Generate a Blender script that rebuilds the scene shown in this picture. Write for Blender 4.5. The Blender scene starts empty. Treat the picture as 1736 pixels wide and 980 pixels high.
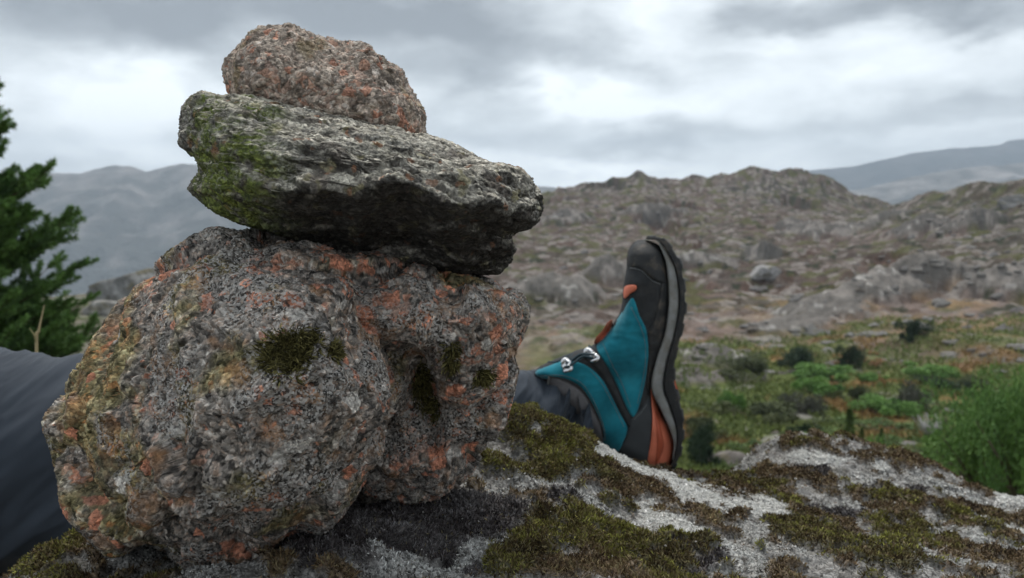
import bpy, math
import numpy as np

S = bpy.context.scene
COL = S.collection
rad = math.radians

# ------------------------------------------------------------------ camera
PITCH = rad(7.03)
FPX, CX, CY = 1337.0, 868.0, 490.0
cp, sp_ = math.cos(PITCH), math.sin(PITCH)
cam = bpy.data.cameras.new('camera'); camo = bpy.data.objects.new('camera', cam); COL.objects.link(camo)
camo.location = (0, 0, 0); camo.rotation_euler = (math.pi / 2 - PITCH, 0, 0)
cam.sensor_width = 36.0; cam.lens = 36.0 * FPX / 1736.0
cam.clip_start = 0.01; cam.clip_end = 60000
cam.dof.use_dof = True; cam.dof.focus_distance = 0.47; cam.dof.aperture_fstop = 13.5
S.camera = camo

# ------------------------------------------------------------------ world: overcast sky
SUN_AZ, SUN_EL = rad(-12), rad(62)      # azimuth measured from +Y towards +X
W = bpy.data.worlds.new('World'); S.world = W; W.use_nodes = True
nt = W.node_tree; nt.nodes.clear()
def N(t, **k):
    n = nt.nodes.new(t)
    for a, b in k.items(): setattr(n, a, b)
    return n
def lk(a, b): nt.links.new(a, b)
def M(op, a, b=None, c=None):
    n = N('ShaderNodeMath', operation=op)
    for i, v in enumerate((a, b, c)):
        if v is None: continue
        if isinstance(v, (int, float)): n.inputs[i].default_value = v
        else: lk(v, n.inputs[i])
    return n.outputs[0]
tc = N('ShaderNodeTexCoord')
sep = N('ShaderNodeSeparateXYZ'); lk(tc.outputs['Generated'], sep.inputs[0])
dx, dy, dz = sep.outputs
el = M('ARCSINE', M('MINIMUM', M('MAXIMUM', dz, -1.0), 1.0)); az = M('ARCTAN2', dx, dy)
# cloud sheet coordinates: direction projected on a high plane
zz = M('ADD', M('MAXIMUM', dz, 0.0), 0.16)
comb = N('ShaderNodeCombineXYZ'); lk(M('DIVIDE', dx, zz), comb.inputs[0]); lk(M('DIVIDE', dy, zz), comb.inputs[1]); comb.inputs[2].default_value = 3.7
def noise(scale, detail, rough, dist=0.0, vec=None):
    n = N('ShaderNodeTexNoise'); n.inputs['Scale'].default_value = scale; n.inputs['Detail'].default_value = detail
    n.inputs['Roughness'].default_value = rough; n.inputs['Distortion'].default_value = dist
    lk(vec if vec is not None else comb.outputs[0], n.inputs['Vector']); return n
mpv = N('ShaderNodeMapping'); mpv.inputs['Scale'].default_value = (3.4, 3.4, 8.0); mpv.inputs['Location'].default_value = (4.2, 1.3, .6); lk(tc.outputs['Generated'], mpv.inputs['Vector'])
n1 = noise(1.0, 7, 0.52, 0.35, mpv.outputs[0]).outputs['Fac']
n2 = noise(2.9, 7, 0.58, 0.5, mpv.outputs[0]).outputs['Fac']
cw = noise(1.6, 5, 0.55, 0.0, mpv.outputs[0])
sw = N('ShaderNodeSeparateColor'); lk(cw.outputs['Color'], sw.inputs[0])
azw = M('ADD', az, M('MULTIPLY', M('SUBTRACT', sw.outputs[0], 0.5), 0.42))
elw = M('ADD', el, M('MULTIPLY', M('SUBTRACT', sw.outputs[1], 0.5), 0.16))
# cloud banks: (azimuth deg, elevation deg, half widths deg, strength)
def ang(px, py):
    a = math.atan2(px - CX, FPX); e = math.atan((325 - py) / FPX)
    return math.degrees(a), math.degrees(e)
BANKS = [(300, 50, 16, 2.9, -0.66), (620, 30, 10, 2.2, -0.32), (40, 60, 9, 2.2, 0.05), (260, 165, 7, 1.9, 0.5), (60, 160, 5, 1.6, -0.12),
         (130, 215, 8, 1.6, 0.38), (860, 120, 5.5, 2.6, -0.50), (800, 60, 6, 1.8, -0.22), (1020, 110, 5, 2.6, -0.20), (960, 200, 4, 1.2, 0.40), (1180, 60, 3.5, 2.8, 0.18),
         (1120, 185, 7, 1.7, 0.24), (1480, 135, 11, 1.7, 0.30), (1620, 45, 9, 2.4, -0.55), (1430, 75, 6, 1.4, -0.3), (1300, 10, 5, 1.4, 0.15), (1050, 235, 13, 1.1, -0.30), (1600, 205, 12, 1.0, -0.16), (1000, 285, 11, 0.9, 0.40), (180, 265, 12, 1.2, 0.3), (1500, 250, 9, 0.7, 0.2)]
acc = None
for px, py, ra, re, s in BANKS:
    a0, e0 = ang(px, py)
    u = M('MULTIPLY', M('SUBTRACT', azw, rad(a0)), 1 / rad(ra)); v = M('MULTIPLY', M('SUBTRACT', elw, rad(e0)), 1 / rad(re))
    q = M('ADD', M('MULTIPLY', u, u), M('MULTIPLY', v, v))
    g = M('MULTIPLY', M('EXPONENT', M('MULTIPLY', q, -1.0)), s)
    acc = g if acc is None else M('ADD', acc, g)
val = M('ADD', acc, M('MULTIPLY', M('SUBTRACT', n1, 0.5), 1.3))
val = M('ADD', val, M('MULTIPLY', M('SUBTRACT', n2, 0.5), 0.55))
val = M('ADD', M('MULTIPLY', M('SUBTRACT', M('ADD', val, 0.56), 0.5), 0.98), 0.555)
ramp = N('ShaderNodeValToRGB'); lk(val, ramp.inputs[0])
r = ramp.color_ramp; r.elements[0].position = 0.0; r.elements[0].color = (.212, .235, .258, 1)
r.elements[1].position = 1.0; r.elements[1].color = (.80, .85, .88, 1)
e = r.elements.new(0.35); e.color = (.345, .378, .405, 1)
e = r.elements.new(0.65); e.color = (.565, .61, .64, 1)
sky = N('ShaderNodeTexSky', sky_type='NISHITA', sun_disc=False)
sky.sun_elevation = SUN_EL; sky.sun_rotation = SUN_AZ
mulc = N('ShaderNodeMix', data_type='RGBA', blend_type='MULTIPLY'); mulc.inputs['Factor'].default_value = 1
lk(ramp.outputs[0], mulc.inputs['A']); mulc.inputs['B'].default_value = (10, 10, 10, 1)
mixs = N('ShaderNodeMix', data_type='RGBA'); mixs.inputs['Factor'].default_value = 0.96
lk(sky.outputs[0], mixs.inputs['A']); lk(mulc.outputs['Result'], mixs.inputs['B'])
hb = M('ADD', M('MULTIPLY', M('EXPONENT', M('MULTIPLY', M('ABSOLUTE', el), -1 / rad(4.5))), 0.75), 1.0)      # horizon band boosted to make up for dimming by the haze
sc_ = N('ShaderNodeVectorMath', operation='SCALE'); lk(mixs.outputs['Result'], sc_.inputs[0]); lk(hb, sc_.inputs['Scale'])
bg = N('ShaderNodeBackground'); bg.inputs[1].default_value = 0.1; lk(sc_.outputs[0], bg.inputs[0])
wo = N('ShaderNodeOutputWorld'); lk(bg.outputs[0], wo.inputs[0])

sl = bpy.data.lights.new('sun', 'SUN'); sl.energy = 1.5; sl.angle = rad(18); sl.color = (1, .95, .88)
slo = bpy.data.objects.new('sun', sl); COL.objects.link(slo)
from mathutils import Vector
sd = Vector((math.sin(SUN_AZ) * math.cos(SUN_EL), math.cos(SUN_AZ) * math.cos(SUN_EL), math.sin(SUN_EL)))
slo.rotation_euler = sd.to_track_quat('Z', 'Y').to_euler()

vs = S.view_settings
vs.view_transform = 'Standard'; vs.look = 'None'; vs.gamma = 1; vs.exposure = 0.62; vs.use_curve_mapping = False
cy = S.cycles
cy.use_denoising = True; cy.denoiser = 'OPENIMAGEDENOISE'; cy.denoising_input_passes = 'RGB_ALBEDO_NORMAL'
cy.use_adaptive_sampling = True; cy.adaptive_threshold = 0.02
cy.max_bounces = 5; cy.diffuse_bounces = 3; cy.glossy_bounces = 2; cy.transmission_bounces = 2; cy.volume_bounces = 0
cy.sample_clamp_indirect = 4
S.render.film_transparent = False

# ------------------------------------------------------------------ numeric helpers
rng = np.random.default_rng(7)
def PIX(px, py, d):
    """world point seen at photograph pixel (px, py) at forward distance d"""
    px, py, d = np.broadcast_arrays(np.asarray(px, float), np.asarray(py, float), np.asarray(d, float))
    u = (px - CX) / FPX; v = -(py - CY) / FPX
    ry = cp + v * sp_; rz = v * cp - sp_
    return np.stack([u / ry * d, d, rz / ry * d], -1)
def PROJ(V):
    f = V[..., 1] * cp - V[..., 2] * sp_
    up = V[..., 1] * sp_ + V[..., 2] * cp
    f = np.where(f > 1e-4, f, 1e-4)
    return CX + FPX * V[..., 0] / f, CY - FPX * up / f
def slope(py):
    v = -(np.asarray(py, float) - CY) / FPX
    return (v * cp - sp_) / (cp + v * sp_)
def sstep(a, b, x):
    t = np.clip((x - a) / (b - a), 0, 1); return t * t * (3 - 2 * t)
def _hash(ix, iy, iz, seed):
    h = (ix.astype(np.uint32) * np.uint32(0x8da6b343)) ^ (iy.astype(np.uint32) * np.uint32(0xd8163841)) ^ (iz.astype(np.uint32) * np.uint32(0xcb1ab31f)) ^ np.uint32((seed * 0x9e3779b9) & 0xffffffff)
    h ^= h >> np.uint32(15); h *= np.uint32(0x2c1b3c6d); h ^= h >> np.uint32(12); h *= np.uint32(0x297a2d39); h ^= h >> np.uint32(15)
    return h
def gn(P, seed=0):
    """gradient noise, about -1..1"""
    P = np.asarray(P, np.float64); I = np.floor(P).astype(np.int64); F = (P - I).astype(np.float32)
    U = F * F * F * (F * (F * 6 - 15) + 10); out = np.zeros(len(P), np.float32)
    for a in (0, 1):
        for b in (0, 1):
            for c in (0, 1):
                h = _hash(I[:, 0] + a, I[:, 1] + b, I[:, 2] + c, seed)
                gx = (h & 255).astype(np.float32) / 127.5 - 1; gy = ((h >> 8) & 255).astype(np.float32) / 127.5 - 1; gz = ((h >> 16) & 255).astype(np.float32) / 127.5 - 1
                w = (U[:, 0] if a else 1 - U[:, 0]) * (U[:, 1] if b else 1 - U[:, 1]) * (U[:, 2] if c else 1 - U[:, 2])
                out += w * (gx * (F[:, 0] - a) + gy * (F[:, 1] - b) + gz * (F[:, 2] - c))
    return out * 1.4
def fbm(P, octv=4, gain=0.5, seed=0, lac=2.03):
    o = 0; a = 1; t = 0; P = np.asarray(P, float)
    for k in range(octv):
        o = o + a * gn(P, seed + k * 17); t += a; a *= gain; P = P * lac + 5.3
    return o / t
def ridged(P, octv=4, gain=0.5, seed=0):
    o = 0; a = 1; t = 0; P = np.asarray(P, float)
    for k in range(octv):
        o = o + a * (1 - 2 * np.abs(gn(P, seed + k * 17))); t += a; a *= gain; P = P * 2.07 + 3.1
    return o / t
def vor(P, seed=0, jit=1.0):
    """F1, F2, random id (n,3) of nearest cell, vector to its centre"""
    P = np.asarray(P, np.float64); I = np.floor(P).astype(np.int64); F = P - I; n = len(P)
    f1 = np.full(n, 9.0); f2 = np.full(n, 9.0); hid = np.zeros(n, np.uint32); vec = np.zeros((n, 3))
    for a in (-1, 0, 1):
        for b in (-1, 0, 1):
            for c in (-1, 0, 1):
                h = _hash(I[:, 0] + a, I[:, 1] + b, I[:, 2] + c, seed)
                d = np.stack([a + .5 + jit * ((h & 1023) / 1023. - .5) - F[:, 0], b + .5 + jit * (((h >> 10) & 1023) / 1023. - .5) - F[:, 1], c + .5 + jit * (((h >> 20) & 1023) / 1023. - .5) - F[:, 2]], -1)
                r2 = (d * d).sum(1); nb = r2 < f1
                f2 = np.where(nb, f1, np.minimum(f2, r2)); f1 = np.where(nb, r2, f1); hid = np.where(nb, h, hid); vec[nb] = d[nb]
    h = hid * np.uint32(0x7feb352d); h ^= h >> np.uint32(13)
    h2 = h * np.uint32(0x846ca68b); h2 ^= h2 >> np.uint32(16); h3 = h2 * np.uint32(0x9e3779b1); h3 ^= h3 >> np.uint32(15)
    ids = np.stack([(h >> 8 & 1023) / 1023., (h2 >> 8 & 1023) / 1023., (h3 >> 8 & 1023) / 1023.], -1)
    return np.sqrt(f1), np.sqrt(f2), ids, vec
def facet(P, cell, seed, warp=.3):
    """continuous chipped-facet relief, about -1..1, with its cell ids"""
    P = np.asarray(P, float) / cell; P = P + warp * np.stack([gn(P * 1.7, seed + 71), gn(P * 1.7 + 5, seed + 72), gn(P * 1.7 + 9, seed + 73)], -1)
    f1, f2, ids, vec = vor(P, seed); m = sstep(0, .28, f2 - f1)
    return m * (2.0 * ((ids - .5) * vec).sum(1) + .55 * (ids[:, 0] - .5) + .25) - .25, ids, m
def lerp(a, b, t):
    t = np.asarray(t)
    if t.ndim == 1: t = t[:, None]
    return np.asarray(a) * (1 - t) + np.asarray(b) * t
def normals(V, Fq):
    a = V[Fq[:, 2]] - V[Fq[:, 0]]; b = V[Fq[:, 3 if Fq.shape[1] == 4 else 1]] - V[Fq[:, 1 if Fq.shape[1] == 4 else 0]]
    fn = np.cross(a, b) if Fq.shape[1] == 4 else -np.cross(a, b)
    o = np.zeros_like(V)
    for k in range(Fq.shape[1]):
        for c in range(3): o[:, c] += np.bincount(Fq[:, k], fn[:, c], len(V))
    return o / (np.linalg.norm(o, axis=1, keepdims=True) + 1e-12)

# ------------------------------------------------------------------ object helpers
def link(o, parent=None):
    COL.objects.link(o)
    if parent: o.parent = parent
    return o
def tag(o, label=None, cat=None, group=None, kind=None):
    if label: o['label'] = label
    if cat: o['category'] = cat
    if group: o['group'] = group
    if kind: o['kind'] = kind
    return o
def empty(name, loc=(0, 0, 0)):
    o = bpy.data.objects.new(name, None); o.empty_display_size = .05; o.location = loc; return link(o)
def meshdata(name, V, Fc, mat=None, cols=None, smooth=True, attrs=None):
    V = np.asarray(V, np.float32); Fc = np.asarray(Fc, np.int32); k = Fc.shape[1]
    me = bpy.data.meshes.new(name)
    me.vertices.add(len(V)); me.vertices.foreach_set('co', V.ravel())
    me.loops.add(Fc.size); me.loops.foreach_set('vertex_index', Fc.ravel())
    me.polygons.add(len(Fc)); me.polygons.foreach_set('loop_start', np.arange(0, Fc.size, k, dtype=np.int32))
    me.polygons.foreach_set('loop_total', np.full(len(Fc), k, np.int32))
    me.update(calc_edges=True)
    me.polygons.foreach_set('use_smooth', np.full(len(Fc), smooth))
    if cols is not None:
        c = np.ones((len(V), 4), np.float32); c[:, :3] = np.clip(cols, 0, 1)
        me.attributes.new('tone', 'FLOAT_COLOR', 'POINT').data.foreach_set('color', c.ravel())
    if attrs:
        for an, av in attrs.items(): me.attributes.new(an, 'FLOAT', 'POINT').data.foreach_set('value', np.asarray(av, np.float32))
    if mat: me.materials.append(mat)
    return me
def MO(name, V, Fc, mat=None, parent=None, cols=None, smooth=True, origin=None, attrs=None):
    V = np.asarray(V, float)
    if origin is not None: V = V - np.asarray(origin)
    o = bpy.data.objects.new(name, meshdata(name, V, Fc, mat, cols, smooth, attrs))
    if origin is not None: o.location = origin
    return link(o, parent)

def mat_tone(name, rough=0.85, bump=0.0, bscale=400, spec=0.3, cvar=0.0, cscale=300, detail=3, sheen=0.0):
    """base colour from the mesh's own 'tone' attribute, broken up by fine procedural noise"""
    m = bpy.data.materials.new(name); m.use_nodes = True; t = m.node_tree; b = t.nodes['Principled BSDF']
    at = t.nodes.new('ShaderNodeAttribute'); at.attribute_name = 'tone'
    b.inputs['Roughness'].default_value = rough; b.inputs['Specular IOR Level'].default_value = spec
    if sheen: b.inputs['Sheen Weight'].default_value = sheen; b.inputs['Sheen Roughness'].default_value = .5
    co = t.nodes.new('ShaderNodeTexCoord')
    out = at.outputs['Color']
    if cvar:
        n = t.nodes.new('ShaderNodeTexNoise'); n.inputs['Scale'].default_value = cscale; n.inputs['Detail'].default_value = detail; n.inputs['Roughness'].default_value = .7
        t.links.new(co.outputs['Object'], n.inputs['Vector'])
        mr = t.nodes.new('ShaderNodeMapRange'); mr.inputs['From Min'].default_value = .3; mr.inputs['From Max'].default_value = .7
        mr.inputs['To Min'].default_value = 1 - cvar; mr.inputs['To Max'].default_value = 1 + cvar; t.links.new(n.outputs['Fac'], mr.inputs['Value'])
        vm = t.nodes.new('ShaderNodeVectorMath'); vm.operation = 'SCALE'; t.links.new(out, vm.inputs[0]); t.links.new(mr.outputs[0], vm.inputs['Scale']); out = vm.outputs[0]
    t.links.new(out, b.inputs['Base Color'])
    if bump:
        n = t.nodes.new('ShaderNodeTexNoise'); n.inputs['Scale'].default_value = bscale; n.inputs['Detail'].default_value = 4; n.inputs['Roughness'].default_value = .65
        t.links.new(co.outputs['Object'], n.inputs['Vector'])
        bp = t.nodes.new('ShaderNodeBump'); bp.inputs['Strength'].default_value = bump; bp.inputs['Distance'].default_value = 1.0 / bscale
        t.links.new(n.outputs['Fac'], bp.inputs['Height']); t.links.new(bp.outputs[0], b.inputs['Normal'])
    return m
def mat_plain(name, col, rough=.7, bump=.3, bscale=900, spec=.3, var=.12, vscale=60, metal=0, sheen=0, stretch=None):
    m = bpy.data.materials.new(name); m.use_nodes = True; t = m.node_tree; b = t.nodes['Principled BSDF']
    b.inputs['Roughness'].default_value = rough; b.inputs['Specular IOR Level'].default_value = spec; b.inputs['Metallic'].default_value = metal
    if sheen: b.inputs['Sheen Weight'].default_value = sheen; b.inputs['Sheen Roughness'].default_value = .4
    co = t.nodes.new('ShaderNodeTexCoord'); vec = co.outputs['Object']
    if stretch:
        mp = t.nodes.new('ShaderNodeMapping'); mp.inputs['Scale'].default_value = stretch; t.links.new(vec, mp.inputs['Vector']); vec = mp.outputs[0]
    n = t.nodes.new('ShaderNodeTexNoise'); n.inputs['Scale'].default_value = vscale; n.inputs['Detail'].default_value = 5; t.links.new(vec, n.inputs['Vector'])
    r = t.nodes.new('ShaderNodeValToRGB'); r.color_ramp.elements[0].position = .3; r.color_ramp.elements[1].position = .7
    r.color_ramp.elements[0].color = tuple(c * (1 - var) for c in col) + (1,); r.color_ramp.elements[1].color = tuple(min(1, c * (1 + var)) for c in col) + (1,)
    t.links.new(n.outputs['Fac'], r.inputs[0]); t.links.new(r.outputs[0], b.inputs['Base Color'])
    if bump:
        n2 = t.nodes.new('ShaderNodeTexNoise'); n2.inputs['Scale'].default_value = bscale; n2.inputs['Detail'].default_value = 3; t.links.new(vec, n2.inputs['Vector'])
        bp = t.nodes.new('ShaderNodeBump'); bp.inputs['Strength'].default_value = bump; bp.inputs['Distance'].default_value = .6 / bscale
        t.links.new(n2.outputs['Fac'], bp.inputs['Height']); t.links.new(bp.outputs[0], b.inputs['Normal'])
    return m

def mat_granite(name, c1=.0042, c2=.0019, contrast=1.0, bump=.8):
    """vertex tone times per-crystal voronoi speckle; 'bloom' adds fine pale and black lichen grains"""
    m = bpy.data.materials.new(name); m.use_nodes = True; t = m.node_tree; b = t.nodes['Principled BSDF']; L = t.links.new
    b.inputs['Roughness'].default_value = .85; b.inputs['Specular IOR Level'].default_value = .3
    at = t.nodes.new('ShaderNodeAttribute'); at.attribute_name = 'tone'; bl = t.nodes.new('ShaderNodeAttribute'); bl.attribute_name = 'bloom'
    co = t.nodes.new('ShaderNodeTexCoord'); nz = t.nodes.new('ShaderNodeTexNoise'); nz.inputs['Scale'].default_value = 260; nz.inputs['Detail'].default_value = 2; L(co.outputs['Object'], nz.inputs['Vector'])
    wv = t.nodes.new('ShaderNodeVectorMath'); wv.operation = 'MULTIPLY_ADD'; L(nz.outputs['Color'], wv.inputs[0]); wv.inputs[1].default_value = (.003,) * 3; L(co.outputs['Object'], wv.inputs[2])
    def vr(size, feat='F1'):
        v = t.nodes.new('ShaderNodeTexVoronoi'); v.feature = feat; v.inputs['Scale'].default_value = 1 / size; L(wv.outputs[0], v.inputs['Vector']); return v
    def mr(src, a, c, d, e):
        q = t.nodes.new('ShaderNodeMapRange'); q.inputs['From Min'].default_value = a; q.inputs['From Max'].default_value = c; q.inputs['To Min'].default_value = d; q.inputs['To Max'].default_value = e; L(src, q.inputs['Value']); return q.outputs[0]
    def mt(op, x, y):
        q = t.nodes.new('ShaderNodeMath'); q.operation = op
        for i, z in enumerate((x, y)):
            if isinstance(z, (int, float)): q.inputs[i].default_value = z
            else: L(z, q.inputs[i])
        return q.outputs[0]
    v1, v2, v3 = vr(c1), vr(c2), vr(.0013); s1 = t.nodes.new('ShaderNodeSeparateColor'); L(v1.outputs['Color'], s1.inputs[0]); s2 = t.nodes.new('ShaderNodeSeparateColor'); L(v2.outputs['Color'], s2.inputs[0]); s3 = t.nodes.new('ShaderNodeSeparateColor'); L(v3.outputs['Color'], s3.inputs[0])
    f = mt('MULTIPLY', mr(s1.outputs[0], 0, 1, 1 - .45 * contrast, 1 + .5 * contrast), mr(s2.outputs[0], 0, 1, 1 - .5 * contrast, 1 + .65 * contrast))
    sc = t.nodes.new('ShaderNodeVectorMath'); sc.operation = 'SCALE'; L(at.outputs['Color'], sc.inputs[0]); L(f, sc.inputs['Scale'])
    k = mt('MULTIPLY', mt('GREATER_THAN', s3.outputs[0], .52), bl.outputs['Fac']); kd = mt('MULTIPLY', mt('LESS_THAN', s3.outputs[0], .17), bl.outputs['Fac'])
    m1 = t.nodes.new('ShaderNodeMix'); m1.data_type = 'RGBA'; L(mt('MULTIPLY', k, .8), m1.inputs['Factor']); L(sc.outputs[0], m1.inputs['A']); cr = t.nodes.new('ShaderNodeMix'); cr.data_type = 'RGBA'; L(s3.outputs[1], cr.inputs['Factor']); cr.inputs['A'].default_value = (.20, .185, .17, 1); cr.inputs['B'].default_value = (.55, .525, .49, 1); L(cr.outputs['Result'], m1.inputs['B'])
    m2 = t.nodes.new('ShaderNodeMix'); m2.data_type = 'RGBA'; L(mt('MULTIPLY', kd, .8), m2.inputs['Factor']); L(m1.outputs['Result'], m2.inputs['A']); m2.inputs['B'].default_value = (.03, .028, .027, 1)
    L(m2.outputs['Result'], b.inputs['Base Color'])
    h = mt('ADD', mt('MULTIPLY', mt('SUBTRACT', s1.outputs[1], v1.outputs['Distance']), 1.0), mt('MULTIPLY', mt('SUBTRACT', s2.outputs[1], v2.outputs['Distance']), .5)); nf = t.nodes.new('ShaderNodeTexNoise'); nf.inputs['Scale'].default_value = 1500; nf.inputs['Detail'].default_value = 3; L(co.outputs['Object'], nf.inputs['Vector']); h = mt('ADD', h, mt('MULTIPLY', nf.outputs['Fac'], .5))
    bp = t.nodes.new('ShaderNodeBump'); bp.inputs['Strength'].default_value = bump; bp.inputs['Distance'].default_value = .0011; L(h, bp.inputs['Height']); L(bp.outputs[0], b.inputs['Normal'])
    return m
MAT_ROCK = mat_granite('granite_surface', .0042, .0019, .78, 1.0)
MAT_LEDGE = mat_granite('outcrop_surface', .0036, .0017, .85, .8)
MAT_SLAB = mat_granite('slab_surface', .0038, .0017, .8, .8)
MAT_MOSS = mat_tone('moss', .9, 0, 1, .15)
MAT_TERR = mat_tone('terrain_surface', .95, .8, 1.6, .1, .30, .9, 6)
MAT_MTN = mat_tone('mountain_surface', 1, .5, .02, .05, .2, .01, 6)
MAT_LEAF = mat_tone('leaf', .7, 0, 1, .25)
MAT_STONE = mat_tone('field_stone', .95, .6, 2.5, .1, .3, 3, 5)
MAT_BARK = mat_tone('bark', .95, .6, 40, .1, .3, 20)

# ------------------------------------------------------------------ terrain: valley, rocky hill, plain down in the distance
TD = np.array([2.5, 5, 8, 12, 20, 30, 40, 55, 75, 100, 130, 170, 230, 300, 400, 520, 700, 1100, 2500], float)
# columns: photograph x -> height profile given as the image row each distance is seen at
TC = {
 -900: [900, 800, 700, 620, 560, 530, 520, 560, 700, 800, 800, 800, 780, 760, 700, 640, 620, 560, 500],
 0:    [900, 760, 680, 590, 545, 520, 515, 560, 700, 800, 800, 800, 780, 760, 700, 640, 620, 560, 500],
 180:  [900, 780, 690, 610, 545, 515, 500, 540, 700, 800, 800, 800, 780, 760, 700, 640, 620, 560, 500],
 300:  [900, 800, 700, 640, 580, 520, 490, 540, 680, 760, 760, 740, 700, 660, 620, 600, 600, 560, 500],
 450:  [900, 850, 760, 700, 660, 620, 590, 570, 560, 560, 550, 540, 530, 520, 500, 520, 560, 560, 500],
 650:  [950, 950, 920, 880, 820, 760, 700, 640, 590, 560, 520, 480, 440, 400, 350, 360, 400, 480, 480],
 880:  [1000, 1010, 990, 960, 880, 800, 740, 680, 620, 580, 530, 480, 435, 392, 328, 345, 400, 480, 480],
 980:  [1000, 1010, 1000, 960, 890, 810, 755, 690, 620, 575, 525, 478, 430, 388, 312, 338, 400, 480, 480],
 1090: [1000, 1010, 1000, 970, 900, 830, 770, 690, 620, 575, 525, 478, 430, 384, 296, 330, 400, 480, 480],
 1150: [1000, 1010, 1000, 970, 900, 830, 770, 690, 620, 575, 525, 478, 430, 384, 301, 330, 400, 480, 480],
 1270: [1000, 1010, 1000, 970, 910, 840, 770, 690, 620, 575, 520, 475, 425, 380, 291, 325, 400, 480, 480],
 1380: [1000, 1010, 1000, 980, 915, 845, 770, 685, 615, 565, 515, 470, 420, 380, 300, 330, 400, 480, 480],
 1450: [1000, 1010, 1000, 980, 915, 845, 770, 685, 610, 550, 510, 465, 415, 380, 328, 350, 400, 480, 480],
 1510: [1000, 1010, 1000, 980, 915, 845, 770, 685, 610, 540, 505, 455, 405, 372, 348, 370, 420, 480, 480],
 1580: [1000, 1010, 1000, 980, 915, 845, 770, 685, 605, 535, 500, 445, 388, 352, 350, 370, 420, 480, 480],
 1660: [1000, 1010, 1000, 980, 915, 845, 770, 685, 600, 530, 490, 430, 365, 330, 345, 370, 420, 480, 480],
 1736: [1000, 1010, 1000, 980, 915, 845, 765, 680, 595, 525, 480, 415, 340, 312, 330, 360, 420, 480, 480],
 2000: [1000, 1010, 1000, 980, 915, 840, 755, 670, 590, 520, 460, 380, 300, 262, 290, 330, 420, 480, 480],
 2800: [1000, 1010, 1000, 960, 880, 800, 740, 660, 590, 510, 440, 370, 290, 262, 280, 330, 420, 480, 480],
}
tcx = np.array(sorted(TC)); TT = np.array([slope(TC[c]) for c in tcx])
lTD = np.log(TD)
def terr_base(x, y):
    r = np.hypot(x, y)
    yy = np.where(y > .45 * r, y, .45 * r)
    tan = np.clip(np.where(y > 0, x / np.maximum(y, 1e-3), np.sign(x) * 9), -9, 9)
    px = np.clip(CX + 1327 * tan, tcx[0], tcx[-1])
    ci = np.clip(np.searchsorted(tcx, px) - 1, 0, len(tcx) - 2)
    cf = (px - tcx[ci]) / (tcx[ci + 1] - tcx[ci]); cf = cf * cf * (3 - 2 * cf)
    ly = np.log(np.clip(yy, TD[0], TD[-1])); di = np.clip(np.searchsorted(lTD, ly) - 1, 0, len(TD) - 2)
    df = (ly - lTD[di]) / (lTD[di + 1] - lTD[di])
    s = (TT[ci, di] * (1 - df) + TT[ci, di + 1] * df) * (1 - cf) + (TT[ci + 1, di] * (1 - df) + TT[ci + 1, di + 1] * df) * cf
    z = s * np.minimum(yy, TD[-1])
    return np.maximum(z, -470 + 0 * z)
# rock outcrops of the slopes: (photo column, distance, half width m, half depth m, height m)
CROPS = [(1400, 97, 6, 4, 1.8), (1445, 100, 6.5, 4, 2.6), (1500, 103, 6.5, 4, 3.2), (1560, 105, 6, 4, 4.2), (1615, 106, 5, 4, 3.0), (1715, 98, 6, 5, 4.0), (1790, 100, 8, 6, 5), (1345, 92, 5, 3, 1.2), (1210, 72, 4.5, 3.2, 1.8), (1250, 66, 3, 2.2, .9), (1175, 64, 3, 2.5, 1.2),
         (930, 128, 9, 5, 4.0), (1030, 150, 6, 5, 5.0), (1290, 196, 5, 4, 3.6), (1180, 176, 9, 5, 2.6), (1400, 235, 16, 8, 3.2), (1345, 250, 9, 6, 2.6), (1100, 300, 14, 8, 4), (960, 290, 10, 8, 4), (1560, 205, 9, 6, 3.6), (1640, 190, 9, 6, 4.2), (1500, 255, 8, 5, 3)]
def crops(x, y):
    P = np.stack([x, y, 0 * x], -1); h = np.zeros(len(x)); m = np.zeros(len(x)); wn = .35 * fbm(P / 4.5, 4, seed=33) 
    for cx_, cd, rx, ry, hh in CROPS:
        x0 = (cx_ - CX) / 1327 * cd; u = (x - x0) / rx; v = (y - cd) / ry; q = u * u + v * v; w = np.where(q < 6, np.clip(1.15 - np.sqrt(q) + wn * 1.6, 0, 1), 0)
        h = np.maximum(h, hh * w ** .7); m = np.maximum(m, sstep(.05, .3, w))
    return h, m
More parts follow.
